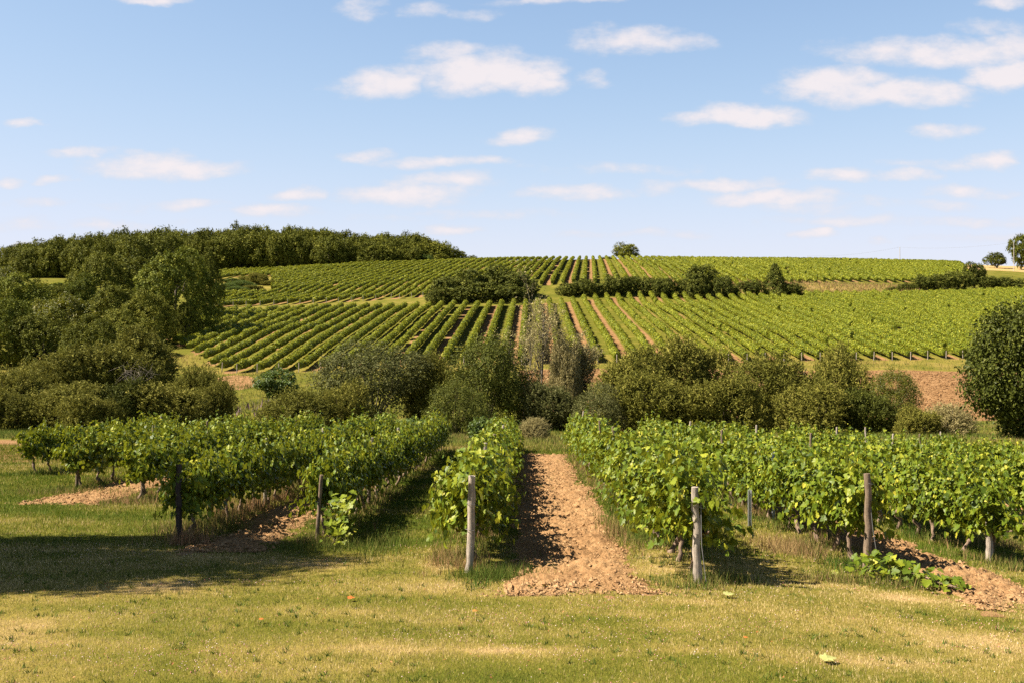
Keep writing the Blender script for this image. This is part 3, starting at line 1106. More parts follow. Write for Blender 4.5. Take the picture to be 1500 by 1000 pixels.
VINE_POS = {}
for k, rx, y0, y1, w in NEAR_ROWS:
    lst = []
    y = y0 + .45
    i = 0
    while y < y1:
        x = rx + NEAR_DIR * y
        if abs(px_of(x, y) - 750) < 900:
            lst.append((x + RG.normal(0, .03), y))
        y += .98 + RG.normal(0, .05)
    VINE_POS[k] = lst
    for i, (x, y) in enumerate(lst):
        hs = .93 + .12 * fbm(np.array([x * .4]), np.array([y * .35 + 3]), 2)[0] * 1.6 - .06 + RG.normal(0, .03)
        ws = RG.uniform(.82, .98) if k[0] == 'R' else (RG.uniform(.78, .92) if k == "C" else RG.uniform(.56, .70) if k == 'L1' else RG.uniform(.68, .86))
        if k in ("C",):
            hs *= 1.06 if i < 4 else .92
        hs *= 1.05 if k[0] == 'R' else 1.03
        flip = math.pi if RG.random() < .5 else 0
        lab = ("first grapevine of the " if i == 0 else "leafy green grapevine standing in the ") + w.replace("outermost near", "outermost")
        grapevine(x, y, (ws, 1.0, hs), flip + NEAR_DIR * -1 + RG.normal(0, .06), VF[int(RG.integers(len(VF)))], VT[int(RG.integers(len(VT)))], lab,
                  None if i == 0 else "grapevines of the " + w)

# low sucker shoots that trail over the soil by the brown knotted post, and drooping ones on the stake's row
def trailing(px0, py0, px1, py1, n, hgt, seed, label):
    rng = np.random.default_rng(seed)
    xa, ya = hit(px0, py0)
    xb, yb = hit(px1, py1)
    t = rng.random(n)
    x = (xb - xa) * t + rng.normal(0, .14, n)
    y = (yb - ya) * t + rng.normal(0, .14, n)
    z = H(x + xa, y + ya) - h1(xa, ya) + .04 + hgt * rng.random(n) * (1 - .5 * t)
    P = np.stack([x, y, z], -1)
    mb = MB()
    Nn = np.stack([rng.normal(-.2, .5, n), rng.normal(-.3, .5, n), np.full(n, .9)], -1)
    T = rng.normal(0, 1, (n, 3)) + np.array([0, -.3, -.4])
    vine_leaves(mb, P, Nn, T, rng.uniform(.08, .15, n), np.clip(rng.normal(.55, .2, n), 0, 1), rng)
    r = link("vine_shoot", None, None, (xa, ya, h1(xa, ya)), label, "vine shoot")
    link("foliage", mb.mesh("foliage", M_VINE), r)
    st = MB()
    for j in range(4):
        q = np.linspace(0, 1, 8)
        p = np.stack([(xb - xa) * q + rng.normal(0, .04, 8), (yb - ya) * q + rng.normal(0, .04, 8), .06 + .1 * np.sin(q * 3) + 0 * q], -1)
        p[:, 2] += H(p[:, 0] + xa, p[:, 1] + ya) - h1(xa, ya)
        tube(st, p, .006, 5)
    link("stem", st.mesh("stem", M_VTRUNK), r)


trailing(1262, 842, 1400, 868, 190, .34, 51, "leafy vine shoot trailing over the ground from the brown knotted post")
trailing(492, 800, 506, 785, 150, .95, 52, "pale green shoots hanging low beside the thin square stake")


# ------------------------------------------------------------------ posts
def post_mesh(seed, hgt, rad, lean=(0, 0), square=False, wob=.012, mat=None, taper=.15):
    rng = np.random.default_rng(seed)
    mb = MB()
    k = 11
    t = np.linspace(0, 1, k)
    w = np.cumsum(rng.normal(0, wob, (k, 2)), axis=0) * np.array([1, .5])
    pts = np.stack([lean[0] * t + w[:, 0], lean[1] * t + w[:, 1], -.15 + t * (hgt + .15)], -1)
    tube(mb, pts, rad * (1 - taper * t) * (1 + rng.normal(0, .04, k)), 4 if square else 10, .5, False, .04 if square else .10, rng)
    s = 4 if square else 10
    ring = mb.v[0][-s:]
    c = ring.mean(0) + np.array([0, 0, .006])
    q = np.arange(s)
    mb.add(np.concatenate([ring, [c]]), np.stack([q, (q + 1) % s, np.full(s, s)], -1), .5)
    return mb.mesh("post", mat)


def wire_loop(parent, z, rad, cx=0.0):
    th = np.linspace(0, 2 * np.pi, 15)
    mb = MB()
    tube(mb, np.stack([cx + rad * np.cos(th), rad * np.sin(th), z + .01 * np.sin(th * 2)], -1), .004, 5, .5, False)
    link("wire_band", mb.mesh("wire_band", M_WIRE), parent)


def end_post(px, py, pytop, pxtop, rad, mat, seed, label, square=False, bands=(), wob=.012, anchor=0, front=0.0):
    x, y = hit(px, py)
    y -= front
    z = h1(x, y)
    hgt = EYE - (pytop - HZ) / F * y - z
    ln = (pxtop - px) / F * y
    r = link("vineyard_post", None, None, (x, y, z), label, "post")
    link("shaft", post_mesh(seed, hgt, rad, (ln, .03), square, wob, mat), r)
    for b in bands:
        wire_loop(r, hgt * b, rad * 1.0, ln * b)
    if anchor:
        mb = MB()
        tube(mb, [(ln * .8, 0, hgt * .85), (anchor * .5, -.06, hgt * .4), (anchor, -.16, -.03)], .005, 5)
        link("anchor_wire", mb.mesh("anchor_wire", M_WIRE), r)


end_post(685, 838, 697, 692, .060, M_POSTP, 1, "leaning grey wooden post in front of the short middle vine row", bands=(.45, .72), anchor=.0)
end_post(463, 792, 695, 467, .040, M_POSTB, 2, "thin square wooden stake at the edge of the bare soil strip", True, bands=(.6,))
end_post(263, 793, 680, 262, .055, M_POSTD, 3, "dark weathered wooden post standing in front of shaded vines", bands=(.8,))
end_post(1021, 853, 714, 1028, .058, M_POSTP, 4, "pale split wooden post with a taut wire beside it", wob=.012, anchor=.10, bands=(.8,))
end_post(1270, 833, 693, 1273, .058, M_POSTB, 5, "brown knotted wooden post rising from the trailing vine shoots", wob=.022, anchor=.14, bands=(.9,))
end_post(1449, 822, 765, 1452, .060, M_POSTP, 6, "low square wooden stump post under the vine canopy", True)
# posts inside the rows
P_IN = post_mesh(21, 1.50, .045, (.05, 0), False, .010, M_POSTP)
P_IN2 = post_mesh(22, 1.46, .042, (-.03, .04), False, .010, M_POSTB)


def metal_mesh():
    mb = MB()
    a = .03
    for (x0, y0, x1, y1) in ((-a, -.003, a, .003), (-a - .003, -.02, -a + .003, -.0035), (a - .003, -.02, a + .003, -.0035)):
        v = [(x, y, z) for z in (-.15, 1.42) for (x, y) in ((x0, y0), (x1, y0), (x1, y1), (x0, y1))]
        mb.add(v, [(0, 1, 5, 4), (1, 2, 6, 5), (2, 3, 7, 6), (3, 0, 4, 7), (4, 5, 6, 7)])
    return mb.mesh("metal_post", M_METAL)


P_MET = metal_mesh()
for k, rx, y0, y1, w in NEAR_ROWS:
    y = y0 + 5.4
    i = 0
    while y < y1 - 1:
        x = rx + NEAR_DIR * y
        if abs(px_of(x, y) - 750) < 790:
            me = P_MET if (i % 3 == 0 and k[0] == "R") else (P_IN if RG.random() < .6 else P_IN2)
            nm = "steel stake" if me is P_MET else "weathered wooden post"
            o = link("vine_stake", me, None, (x, y, h1(x, y)), nm + " in the " + w, "post", nm + "s inside the " + w)
            o.rotation_euler = (RG.normal(0, .03), RG.normal(0, .05), RG.random() * .6)
        if k[0] == 'R' and me is not P_MET:
            o.scale = (.85, .85, 1.17)
        y += 5.6 + RG.normal(0, .2)
        i += 1
# the outermost rows show their first post too
for key, px, py, pyt in (("L4", 115, 714, 662), ("L3", 208, 731, 655)):
    end_post(px, py, pyt, px + 1, .045, M_POSTB, 30 + px, "slim brown post at the head of the " + dict((a, e) for a, b, c, d, e in NEAR_ROWS)[key])
for (px, py, pyt, lab) in ((1098, 770, 715, "short grey steel stake beside the bare trunks over the grass lane"),):
    x, y = hit(px, py)
    o = link("vine_stake", P_MET, None, (x, y, h1(x, y)), lab, "post")
    o.scale = (1, 1, .5)

# ------------------------------------------------------------------ far vine rows
def far_row(x0, dirx, ys, step, per_m, leaf, hgt, rng, name, label, group):
    """ys: stations along the row that carry vines; runs broken where stations are missing"""
    mb = MB()
    brk = np.where(np.diff(ys) > step * 1.5)[0] + 1
    anchor = None
    for seg in np.split(ys, brk):
        if len(seg) < 4:
            continue
        y = np.asarray(seg)
        x = x0 + dirx * y
        z = H(x, y)
        if anchor is None:
            anchor = np.array([x[0], y[0], z[0]])
        # leafy core
        k = len(y)
        n1 = fbm(y * .9 + x0 * 3.1, np.full(k, x0), 3)
        wv = .32 + .26 * n1
        hv = hgt * (.62 + .55 * fbm(y * .7, np.full(k, x0 * 1.7), 3))
        lo = .34 + .25 * vnoise(y * 1.1, np.full(k, x0))
        prof = [(-.7, 0), (-1, .4), (-.75, .85), (0, 1), (.75, .85), (1, .4), (.7, 0)]
        V = np.stack([np.stack([x + a * wv + rng.normal(0, .04, k), y + rng.normal(0, .05, k), z + lo + (hv - lo) * b * .93], -1) for a, b in prof], 1)
        s = len(prof)
        V = V - anchor
        i = np.arange(k - 1)[:, None] * s
        j = np.arange(s)[None, :]
        jn = (j + 1) % s
        f = np.stack([i + j, i + jn, i + s + jn, i + s + j], -1).reshape(-1, 4)
        mb.add(V.reshape(-1, 3), f, np.clip(rng.normal(.35, .15, len(f)), 0, 1))
        for e in (0, k - 1):
            c = V[e]
            mb.add(c, [list(range(s))], .4)
        # leaves
        n = int((y[-1] - y[0]) * per_m)
        ly = rng.uniform(y[0], y[-1], n)
        th = rng.uniform(-2.1, 2.1, n)
        lx = x0 + dirx * ly
        w2, h2, l2 = np.interp(ly, y, wv), np.interp(ly, y, hv), np.interp(ly, y, lo)
        rr = rng.uniform(.85, 1.35, n)
        mid = (h2 + l2) / 2
        P = np.stack([lx + np.sin(th) * w2 * rr, ly, np.interp(ly, y, z) + mid + np.cos(th) * (h2 - l2) / 2 * rr], -1) - anchor
        Nn = np.stack([np.sin(th), rng.normal(0, .4, n), np.cos(th) + .3], -1) + rng.normal(0, .45, (n, 3))
        T = np.stack([np.sin(th), rng.normal(0, .8, n), np.full(n, -.6)], -1)
        cards(mb, P, Nn, T, leaf * rng.uniform(.7, 1.4, n), leaf * rng.uniform(.7, 1.2, n), np.clip(rng.normal(.55, .25, n), 0, 1))
    if anchor is None:
        return False
    link(name, mb.mesh(name, M_VROW), None, tuple(anchor), label, "vine row", group)
    return anchor


P_FAR = post_mesh(40, 1.35, .065, (0, 0), False, .005, M_POSTP, .05)
rngf = np.random.default_rng(11)
low_heads = []
for i in range(-36, 54):
    x0 = 14.4 + 1.46 + 2.92 * i
    ys = np.arange(140, 300, .6)
    x = x0 + LOW_DIR * ys
    ok = low_zone(x, ys) & (px_of(x, ys) < 1545)
    ok &= fbm(ys * .35 + x0 * 2.3, ys * 0 + x0 * 1.9, 2) > .17
    if ok.sum() < 8:
        continue
    a = far_row(x0, LOW_DIR, ys[ok], .6, 54, .24, 1.72, rngf, "vine_row", "long leafy vine row on the lower terrace of the far slope", "vine rows on the lower far terrace")
    if a is not False:
        low_heads.append(a)
        px = px_of(a[0], a[1])
        if px > 320:
            o = link("row_post", P_FAR, None, (a[0], a[1] - .35, h1(a[0], a[1] - .35)), "grey wooden post heading a vine row of the lower far terrace", "post", "head posts of the lower far terrace")
            o.rotation_euler = (0, RG.normal(0, .03), RG.random() * 6)
for i in range(-58, 58):
    x0 = 1.46 + 2.92 * i
    ys = np.arange(232, 450, .9)
    x = x0 + UP_DIR * ys
    ok = up_zone(x, ys)
    ok &= fbm(ys * .3 + x0 * 2.3, ys * 0 + x0 * 1.9, 2) > .20
    if ok.sum() < 8:
        continue
    a = far_row(x0, UP_DIR, ys[ok], .9, 25, .36, 1.62, rngf, "vine_row", "long leafy vine row on the upper terrace below the skyline", "vine rows on the upper far terrace")
    if a is not False and px_of(a[0], a[1]) < 640 and a[1] < 290:
        o = link("row_post", P_FAR, None, (a[0], a[1] - .4, h1(a[0], a[1] - .4)), "grey wooden post heading a vine row of the upper far terrace", "post", "head posts of the upper far terrace")


for i in range(7):
    x0 = -150 + 3.2 * i * 1.9
    ys = np.arange(310, 392, .9)
    x = x0 + 0.02 * ys + 0
    far_row(x0, .02, ys, .9, 20, .36, 1.7, rngf, "vine_row", "pale vine row in the small field under the wood", "vine rows of the small field under the wood")

# ------------------------------------------------------------------ trees and bushes
def sph(rng, n):
    v = norm(rng.normal(0, 1, (n, 3)))
    return v


def crown_lobed(seed, n_cards, leaf, lobes_n=18, flat=.9, low=.16, gap=.0, aspect=.65, spread=1.0, solid=.62):
    """broadleaf crown in a unit-ish box: width 2 (x, y in -1..1), height 0..2"""
    rng = np.random.default_rng(seed)
    L = []
    for i in range(lobes_n):
        d = sph(rng, 1)[0]
        if d[2] < -.55:
            d[2] *= -1
        r = rng.uniform(.24, .44)
        c = d * np.array([.72, .72, .66]) * rng.uniform(.72, 1.08)
        c[2] = 1.08 + c[2] * flat
        L.append((c, r))
    L.append((np.array([0, 0, 1.0]), .62))
    L.append((np.array([.1, 0, .72]), .5))
    C = np.array([l[0] for l in L])
    R = np.array([l[1] for l in L])
    # clump centres near lobe surfaces
    nc = max(60, n_cards // 14)
    w = R ** 2 / (R ** 2).sum()
    li = rng.choice(len(L), nc * 2, p=w)
    d = sph(rng, nc * 2)
    P = C[li] + d * (R[li] * rng.uniform(.72, 1.08, nc * 2))[:, None]
    dist = (np.linalg.norm(P[:, None] - C[None], axis=2) / R[None]).min(1)
    k = (dist > solid) & (P[:, 2] > low)
    P, d = P[k][:nc], d[k][:nc]
    nc = len(P)
    per = int(n_cards / nc)
    pp = np.repeat(P, per, 0) + rng.normal(0, .055 * spread, (nc * per, 3))
    dd = np.repeat(d, per, 0)
    Nn = dd * .7 + np.array([0, 0, .45]) + rng.normal(0, .6, pp.shape)
    T = dd * .5 + rng.normal(0, .8, pp.shape) + np.array([0, 0, -.3])
    lv = np.clip(np.repeat(rng.normal(.5, .16, nc), per) + rng.normal(0, .13, nc * per), 0, 1)
    n = len(pp)
    s = leaf * rng.uniform(.65, 1.4, n)
    mb = MB()
    cards(mb, pp, Nn, T, s, s * aspect, lv)
    return mb


def crown_spray(seed, n_sprays, per, leaf, lobes_n=12, up=.5, slen=.22, zs=1.0):
    """shrub of fine upright twigs: unit box width 2, height 0..2"""
    rng = np.random.default_rng(seed)
    L = []
    for i in range(lobes_n):
        a = rng.uniform(0, 2 * np.pi)
        rad = rng.uniform(.1, .72)
        r = rng.uniform(.28, .5)
        zc = rng.uniform(.25, 1.6 - .7 * rad ** 1.5)
        L.append((np.array([math.cos(a) * rad, math.sin(a) * rad, zc * zs]), r))
    L.append((np.array([0, 0, .75]), .66))
    C = np.array([l[0] for l in L])
    R = np.array([l[1] for l in L])
    w = R ** 2 / (R ** 2).sum()
    li = rng.choice(len(L), n_sprays * 2, p=w)
    d = sph(rng, n_sprays * 2)
    P = C[li] + d * (R[li] * rng.uniform(.7, 1.0, n_sprays * 2))[:, None]
    dist = (np.linalg.norm(P[:, None] - C[None], axis=2) / R[None]).min(1)
    k = (dist > .6) & (P[:, 2] > .0)
    P, d = P[k][:n_sprays], d[k][:n_sprays]
    m_ = len(P)
    ax = norm(d * .75 + np.array([0, 0, up]) + rng.normal(0, .28, (m_, 3)))
    ln = slen * rng.uniform(.6, 1.4, m_)
    t = rng.random((m_, per))
    pos = P[:, None] + ax[:, None] * (ln[:, None] * t)[..., None] + rng.normal(0, .022, (m_, per, 3))
    pos = pos.reshape(-1, 3)
    A = np.repeat(ax, per, 0)
    n = len(pos)
    Nn = np.repeat(d, per, 0) * .5 + np.array([0, 0, .3]) + rng.normal(0, .7, (n, 3))
    T = A + rng.normal(0, .45, (n, 3))
    lv = np.clip(np.repeat(rng.normal(.5, .15, m_), per) + rng.normal(0, .14, n), 0, 1)
    s = leaf * rng.uniform(.6, 1.4, n)
    mb = MB()
    cards(mb, pos, Nn, T, s, s * .36, lv)
    return mb


def crown_cone(seed, n_cards, leaf):
    rng = np.random.default_rng(seed)
    nc = n_cards // 12
    z = 2 * rng.random(nc) ** 1.3
    a = rng.uniform(0, 2 * np.pi, nc)
    r = (1 - z / 2.05) ** .75 * (.72 + .3 * rng.random(nc)) * (1 + .15 * np.sin(z * 14 + a))
    P = np.stack([np.cos(a) * r, np.sin(a) * r, z], -1)
    d = np.stack([np.cos(a), np.sin(a), .3 + 0 * a], -1)
    pp = np.repeat(P, 12, 0) + rng.normal(0, .06, (nc * 12, 3))
    dd = np.repeat(d, 12, 0)
    mb = MB()
    s = leaf * rng.uniform(.6, 1.4, len(pp))
    cards(mb, pp, dd + rng.normal(0, .6, pp.shape), dd + rng.normal(0, .5, pp.shape), s, s * .5, np.clip(np.repeat(rng.normal(.5, .15, nc), 12) + rng.normal(0, .12, len(pp)), 0, 1))
    return mb


def normed(mb):
    v = np.concatenate(mb.v)
    zt = np.quantile(v[:, 2], .997)
    rr = np.quantile(np.abs(v[:, :2]), .992)
    mb.v = [q * np.array([.98 / rr, .98 / rr, 1.95 / zt]) for q in mb.v]
    return mb


def trunk_mb(seed, top=1.25, r0=.05, limbs=7, z0=.35, spread=.6):
    rng = np.random.default_rng(seed)
    mb = MB()
    t = np.linspace(0, 1, 8)
    pts = np.stack([np.cumsum(rng.normal(0, .012, 8)), np.cumsum(rng.normal(0, .012, 8)), -.06 + t * (top + .06)], -1)
    tube(mb, pts, r0 * (1 - .75 * t), 8, .5, True, .1, rng)
    for i in range(limbs):
        q = rng.uniform(.3, .9)
        b = np.array([np.interp(q, t, pts[:, 0]), np.interp(q, t, pts[:, 1]), np.interp(q, t, pts[:, 2])])
        a = rng.uniform(0, 2 * np.pi)
        e = b + np.array([math.cos(a) * spread, math.sin(a) * spread, rng.uniform(.25, .6)]) * rng.uniform(.7, 1.1)
        m_ = (b + e) / 2 + rng.normal(0, .05, 3) + np.array([0, 0, -.03])
        tube(mb, [b, b * .5 + m_ * .5, m_, m_ * .5 + e * .5, e], np.array([.5, .42, .32, .2, .08]) * r0, 6)
    return mb


def stems_mb(seed, n=22, r=.016, hgt=1.95, spread=.85):
    rng = np.random.default_rng(seed)
    mb = MB()
    for i in range(n):
        a = rng.uniform(0, 2 * np.pi)
        s = spread * rng.uniform(.3, 1)
        h = hgt * rng.uniform(.6, 1.02) * (1 - .4 * (s / spread) ** 2)
        q = np.linspace(0, 1, 6)
        p = np.stack([math.cos(a) * s * q ** 1.3, math.sin(a) * s * q ** 1.3, -.05 + q * h], -1) + rng.normal(0, .02, (6, 3)) * q[:, None]
        tube(mb, p, r * (1 - .8 * q), 6)
    return mb


OAK = [normed(crown_lobed(500 + i, 7500, .085, 19 + i % 4)).mesh("crown", M_OAK) for i in range(5)]
OAKT = [trunk_mb(520 + i).mesh("trunk", M_BARK) for i in range(3)]
BIG = [normed(crown_lobed(540 + i, 26000, .046, 30, spread=.62, solid=.80)).mesh("crown", M_OAK) for i in range(3)]
SHR = [normed(crown_lobed(560 + i, 5200, .10, 16, .85, low=.02)).mesh("foliage", M_DARK) for i in range(4)]
WIL = [normed(crown_spray(580 + i, 2000, 15, .075, 17, up=.5 + .4 * (i % 2), slen=.24 + .06 * (i % 3))).mesh("foliage", M_OLIVE) for i in range(5)]
SAL = [normed(crown_lobed(600 + i, 17000, .046, 24, .85, low=.02, aspect=.55)).mesh("foliage", M_GREY) for i in range(3)]
STM = [stems_mb(620 + i).mesh("stems", M_BARK) for i in range(3)]
CONE = normed(crown_cone(640, 5200, .11)).mesh("foliage", M_DARK)
GLOSS = normed(crown_lobed(650, 46000, .042, 24, .95, low=.02, aspect=.62, spread=.75)).mesh("crown", M_GLOSS)
PATCH = normed(crown_lobed(655, 4000, .12, 14, .6, low=.0)).mesh("foliage", M_BRAM)


def plant(name, label, cat, px, pytop, hwpx, d, crown, trunk, mat=None, group=None, part="crown", tpart="trunk", zscale=None, rot=None, sink=0.0, deep=1.0):
    x = (px - 750) / F * d
    z = h1(x, d) - sink
    hgt = EYE - (pytop - HZ) / F * d - z
    hw = hwpx / F * d
    r = link(name, None, None, (x, d, z), label, cat, group)
    r.rotation_euler = (0, 0, RG.random() * 6.28 if rot is None else rot)
    sz = hgt / 1.95
    r.scale = (hw / .98, hw / .98 * deep, sz)
    c = link(part, crown, r)
    if mat is not None:
        c.material_slots[0].link = 'OBJECT'
        c.material_slots[0].material = mat
    if trunk is not None:
        link(tpart, trunk, r)
    return r


def pick(a):
    return a[int(RG.integers(len(a)))]


# the wood along the left skyline
OUT_X = [-90, 0, 14, 30, 60, 90, 130, 170, 230, 300, 360, 430, 480, 540, 600, 635, 655, 672, 690]
OUT_Y = [385, 378, 368, 359, 356, 352, 347, 344, 341, 340, 335, 338, 343, 346, 347, 353, 361, 369, 377]
for row, (dd, yo, stp) in enumerate(((452, 0, 15), (440, 3, 17), (430, 10, 19), (468, 2, 16))):
    px = -70 + row * 6
    while px < (648 if row != 2 else 640):
        d = dd + RG.normal(0, 4) - (55 if px < 260 else 0) * (1 if row != 3 else .6)
        hw = RG.uniform(15, 25)
        top = np.interp(px, OUT_X, OUT_Y) + yo + RG.normal(0, 4.0) - 1.5
        plant("broadleaf_tree", "dark broadleaf tree packed in the wood along the skyline", "tree", px, top, hw, d, pick(OAK), pick(OAKT), None, "trees of the skyline wood", sink=RG.uniform(1.5, 4))
        px += stp * RG.uniform(.75, 1.25)
for px, top, hw, d in ((676, 368, 9, 455), (692, 374, 8, 470), (665, 362, 13, 450)):
    plant("broadleaf_tree", "small tree at the thinning end of the skyline wood", "tree", px, top, hw, d, pick(OAK), pick(OAKT), None, "small trees ending the skyline wood")
for px, top, hw in ((575, 372, 14), (600, 370, 15), (625, 373, 13), (648, 372, 14), (550, 376, 12)):
    plant("broadleaf_tree", "paler young tree at the foot of the skyline wood", "tree", px, top, hw, 431, pick(OAK), pick(OAKT), M_BRAM if RG.random() < .2 else M_OAK, "paler young trees edging the wood")

# the lone tree on the crest, trees by the utility pole
plant("broadleaf_tree", "lone round oak standing on the vineyard crest", "tree", 916, 355, 20, 470, OAK[1], OAKT[0])
plant("bush", "low dark bush beside the lone oak on the crest", "bush", 891, 376, 12, 468, SHR[1], STM[0], part="foliage", tpart="stems")
plant("broadleaf_tree", "tall oak cut by the frame beside the roadside utility pole", "tree", 1496, 344, 19, 395, OAK[2], OAKT[1], sink=1.6)
plant("bush", "dark round bush behind the straw strip near the utility pole", "bush", 1460, 370, 17, 402, SHR[0], STM[1], part="foliage", tpart="stems")

# big trees at the left edge of the lower terrace
BT = [("large round sunlit tree beside the lower terrace of vines", 260, 364, 62, 186, BIG[0]),
      ("tall dark tree rising behind the large round sunlit tree", 205, 347, 58, 215, BIG[1]),
      ("dark spreading tree at the shaded edge of the vine slope", 298, 366, 27, 212, BIG[2]),
      ("bushy tree with a flat top left of the tall dark tree", 148, 372, 50, 205, BIG[1]),
      ("low yellowish tree filling the hollow behind the willows", 95, 432, 56, 170, BIG[2]),
      ("wide tree with rusty leaf tips cut by the photo edge", 30, 402, 62, 180, BIG[0]),
      ("dark round tree below the strip of pale vines", 165, 420, 52, 175, BIG[1]),
      ("shaded low tree close behind the willow thicket", 215, 425, 38, 172, BIG[2]),
      ("pale green tree low at the photo edge above the thicket", 15, 440, 50, 150, BIG[1]),
      ("dark tree between the hollow and the willow thicket", 130, 462, 42, 140, BIG[0]),
      ("yellowish tree crown at the photo edge under the wood", 8, 392, 40, 200, BIG[1]),
      ("low round tree before the strip of pale vines", 62, 412, 40, 185, BIG[2]),
      ("ochre tipped tree between the pale strip and the tall tree", 118, 402, 34, 188, BIG[0]),
      ("dark bushy tree low in the hollow above the thicket", 65, 455, 52, 150, BIG[2]),
      ("broad dark tree closing the hollow behind the dead bough", 185, 455, 48, 160, BIG[0]),
      ("small dark tree rooted below the large round tree", 272, 445, 20, 180, BIG[1])]
for lab, px, top, hw, d, c in BT:
    plant("broadleaf_tree", lab, "tree", px, top, hw, d, c, pick(OAKT), M_YELL if "yellowish" in lab else (M_OAKL if ("round sunlit" in lab and "beside" in lab) or "yellowish" in lab or "ochre" in lab or "pale green" in lab or "rusty" in lab else None), sink=2.5)
# thicket of willows on the left
WB = [("tall olive willow bush crowning the thicket", 208, 482, 68, 104, 0), ("broad olive willow bush with a lichen grey dead bough", 165, 505, 70, 98, 1), ("olive bush at the thicket's vine side end", 292, 535, 46, 92, 2),
      ("rounded brownish willow bush in the thicket's middle", 110, 510, 62, 96, 3), ("grey green willow bush low in front of the dead bough", 245, 560, 58, 84, 4),
      ("dark willow bush at the thicket foot", 175, 556, 50, 82, 0), ("low willow bush with yellow sprigs", 90, 562, 60, 80, 1), ("willow bush cut by the photo edge", 20, 540, 62, 88, 2),
      ("small olive bush hugging the ground at the photo edge", 10, 570, 50, 78, 3), ("feathery bush leaning over the grassy hollow", 310, 560, 32, 88, 4), ("brownish bush behind the thicket's low front", 60, 522, 55, 100, 0),
      ("thin bush closing the gap low in the thicket", 130, 575, 46, 76, 3)]
for lab, px, top, hw, d, c in WB:
    plant("willow_bush", lab, "bush", px, top, hw, d, WIL[c], STM[c % 3], M_DARK if "dark " in lab and "dead" not in lab else None, part="foliage", tpart="stems", sink=.9)
# middle thicket
MBU = [("grey green sallow bush right of the grassy hollow", 545, 500, 84, 88, SAL[0], None), ("dark dense thicket bush in the photo's middle", 712, 490, 62, 84, SAL[1], M_DARK),
       ("low dark bush in front of the dense thicket", 668, 556, 48, 74, SAL[2], M_DARK), ("rusty tipped bush between sallow and thicket", 630, 520, 40, 90, WIL[1], None),
       ("small flat olive bush above the first vines", 432, 571, 62, 76, WIL[2], None), ("olive bush beneath the sallow", 500, 560, 45, 80, WIL[3], None),
       ("low green bush at the lower terrace edge", 405, 540, 34, 116, SHR[2], M_BRAM), ("shaded bush under the bare twigged tree", 760, 545, 46, 84, SAL[0], M_DARK),
       ("dense olive bush right of the bare soil gap", 925, 512, 70, 84, WIL[0], None), ("tall willow bush behind the dense olive bush", 1005, 494, 66, 90, WIL[4], None),
       ("shady willow bush before the tall one", 960, 545, 62, 78, WIL[1], None), ("broad spreading willow bush with pale dead twigs", 1150, 518, 74, 86, WIL[2], None),
       ("low grey willow bush before the broad one", 1060, 548, 60, 76, WIL[3], None), ("tall rounded willow bush beside the ploughed field", 1225, 508, 52, 90, WIL[0], None),
       ("brownish willow bush above the vine tops", 1180, 560, 58, 74, WIL[4], None), ("thin yellow green ash sapling beside the ploughed field", 1312, 538, 34, 80, SAL[1], M_YELL),
       ("bush below the yellow green ash sapling", 1270, 570, 44, 74, WIL[1], M_DARK), ("straw coloured low scrub before the ploughed field", 1385, 592, 42, 72, WIL[2], M_PALE),
       ("small olive scrub at the ploughed field's corner", 1345, 596, 34, 70, WIL[3], None), ("green bush low beneath the dense olive bush", 880, 560, 40, 78, SAL[2], None),
       ("brambly bush behind the end of the short row", 712, 612, 30, 56, PATCH, None), ("brambly bush low behind the row ends", 600, 612, 40, 55, PATCH, None)]
for lab, px, top, hw, d, c, mt in MBU:
    plant("bush", lab, "bush", px, top, hw, d, c, pick(STM), mt, part="foliage", tpart="stems", sink=.8)
# glossy dark tree on the right
plant("broadleaf_tree", "glossy dark leaved tree cut by the frame above the near vines", "tree", 1534, 428, 104, 60, GLOSS, OAKT[2], sink=2.6, rot=2.2)

# hedges and shrubs on the bank between the two terraces
HB = []
for px, top, hw, d in ((655, 405, 24, 256), (690, 394, 30, 258), (725, 389, 32, 260), (755, 398, 26, 258), (772, 408, 20, 256), (665, 420, 26, 252), (705, 414, 30, 253), (745, 416, 28, 252), (638, 425, 16, 250)):
    HB.append((px, top, hw, d, "dense dark shrub in the tall clump between the terraces", "tall dark shrubs between the terraces"))
px = 640
for px in range(830, 1060, 17):
    HB.append((px + RG.normal(0, 3), 413 + RG.normal(0, 3) - (5 if px > 860 else -3), RG.uniform(13, 20), 259 + RG.normal(0, 2), "low dark shrub in the hedge between the terraces", "hedge shrubs between the terraces"))
for px, top, hw, d in ((1352, 402, 16, 292), (1372, 402, 18, 294), (1392, 398, 18, 295), (1410, 398, 16, 297), (1446, 404, 18, 298), (1470, 406, 18, 298), (1495, 408, 18, 296), (1330, 414, 14, 290), (1310, 420, 12, 288)):
    HB.append((px, top, hw, d, "bushy shrub in the hedge under the straw strip", "hedge shrubs under the straw strip"))
for px, top, hw, d, lab, g in HB:
    plant("shrub", lab, "shrub", px, top, hw, d, pick(SHR), None, None, g, part="foliage", sink=.8)
plant("shrub", "rounded shrub standing above the hedge on the bank", "shrub", 1028, 388, 25, 262, SHR[3], STM[0], part="foliage", tpart="stems")
plant("conifer", "dark pointed conifer on the bank between the terraces", "tree", 1135, 387, 22, 264, CONE, None, part="foliage")
plant("shrub", "dark shrub crouching beside the pointed conifer", "shrub", 1100, 410, 20, 264, SHR[1], STM[1], part="foliage", tpart="stems")
plant("shrub", "low dark shrub at the conifer's foot towards the dry bank", "shrub", 1158, 414, 20, 264, SHR[2], STM[1], part="foliage", tpart="stems")
plant("shrub", "small dark shrub between hedge and conifer", "shrub", 1072, 416, 14, 262, SHR[0], None, part="foliage")
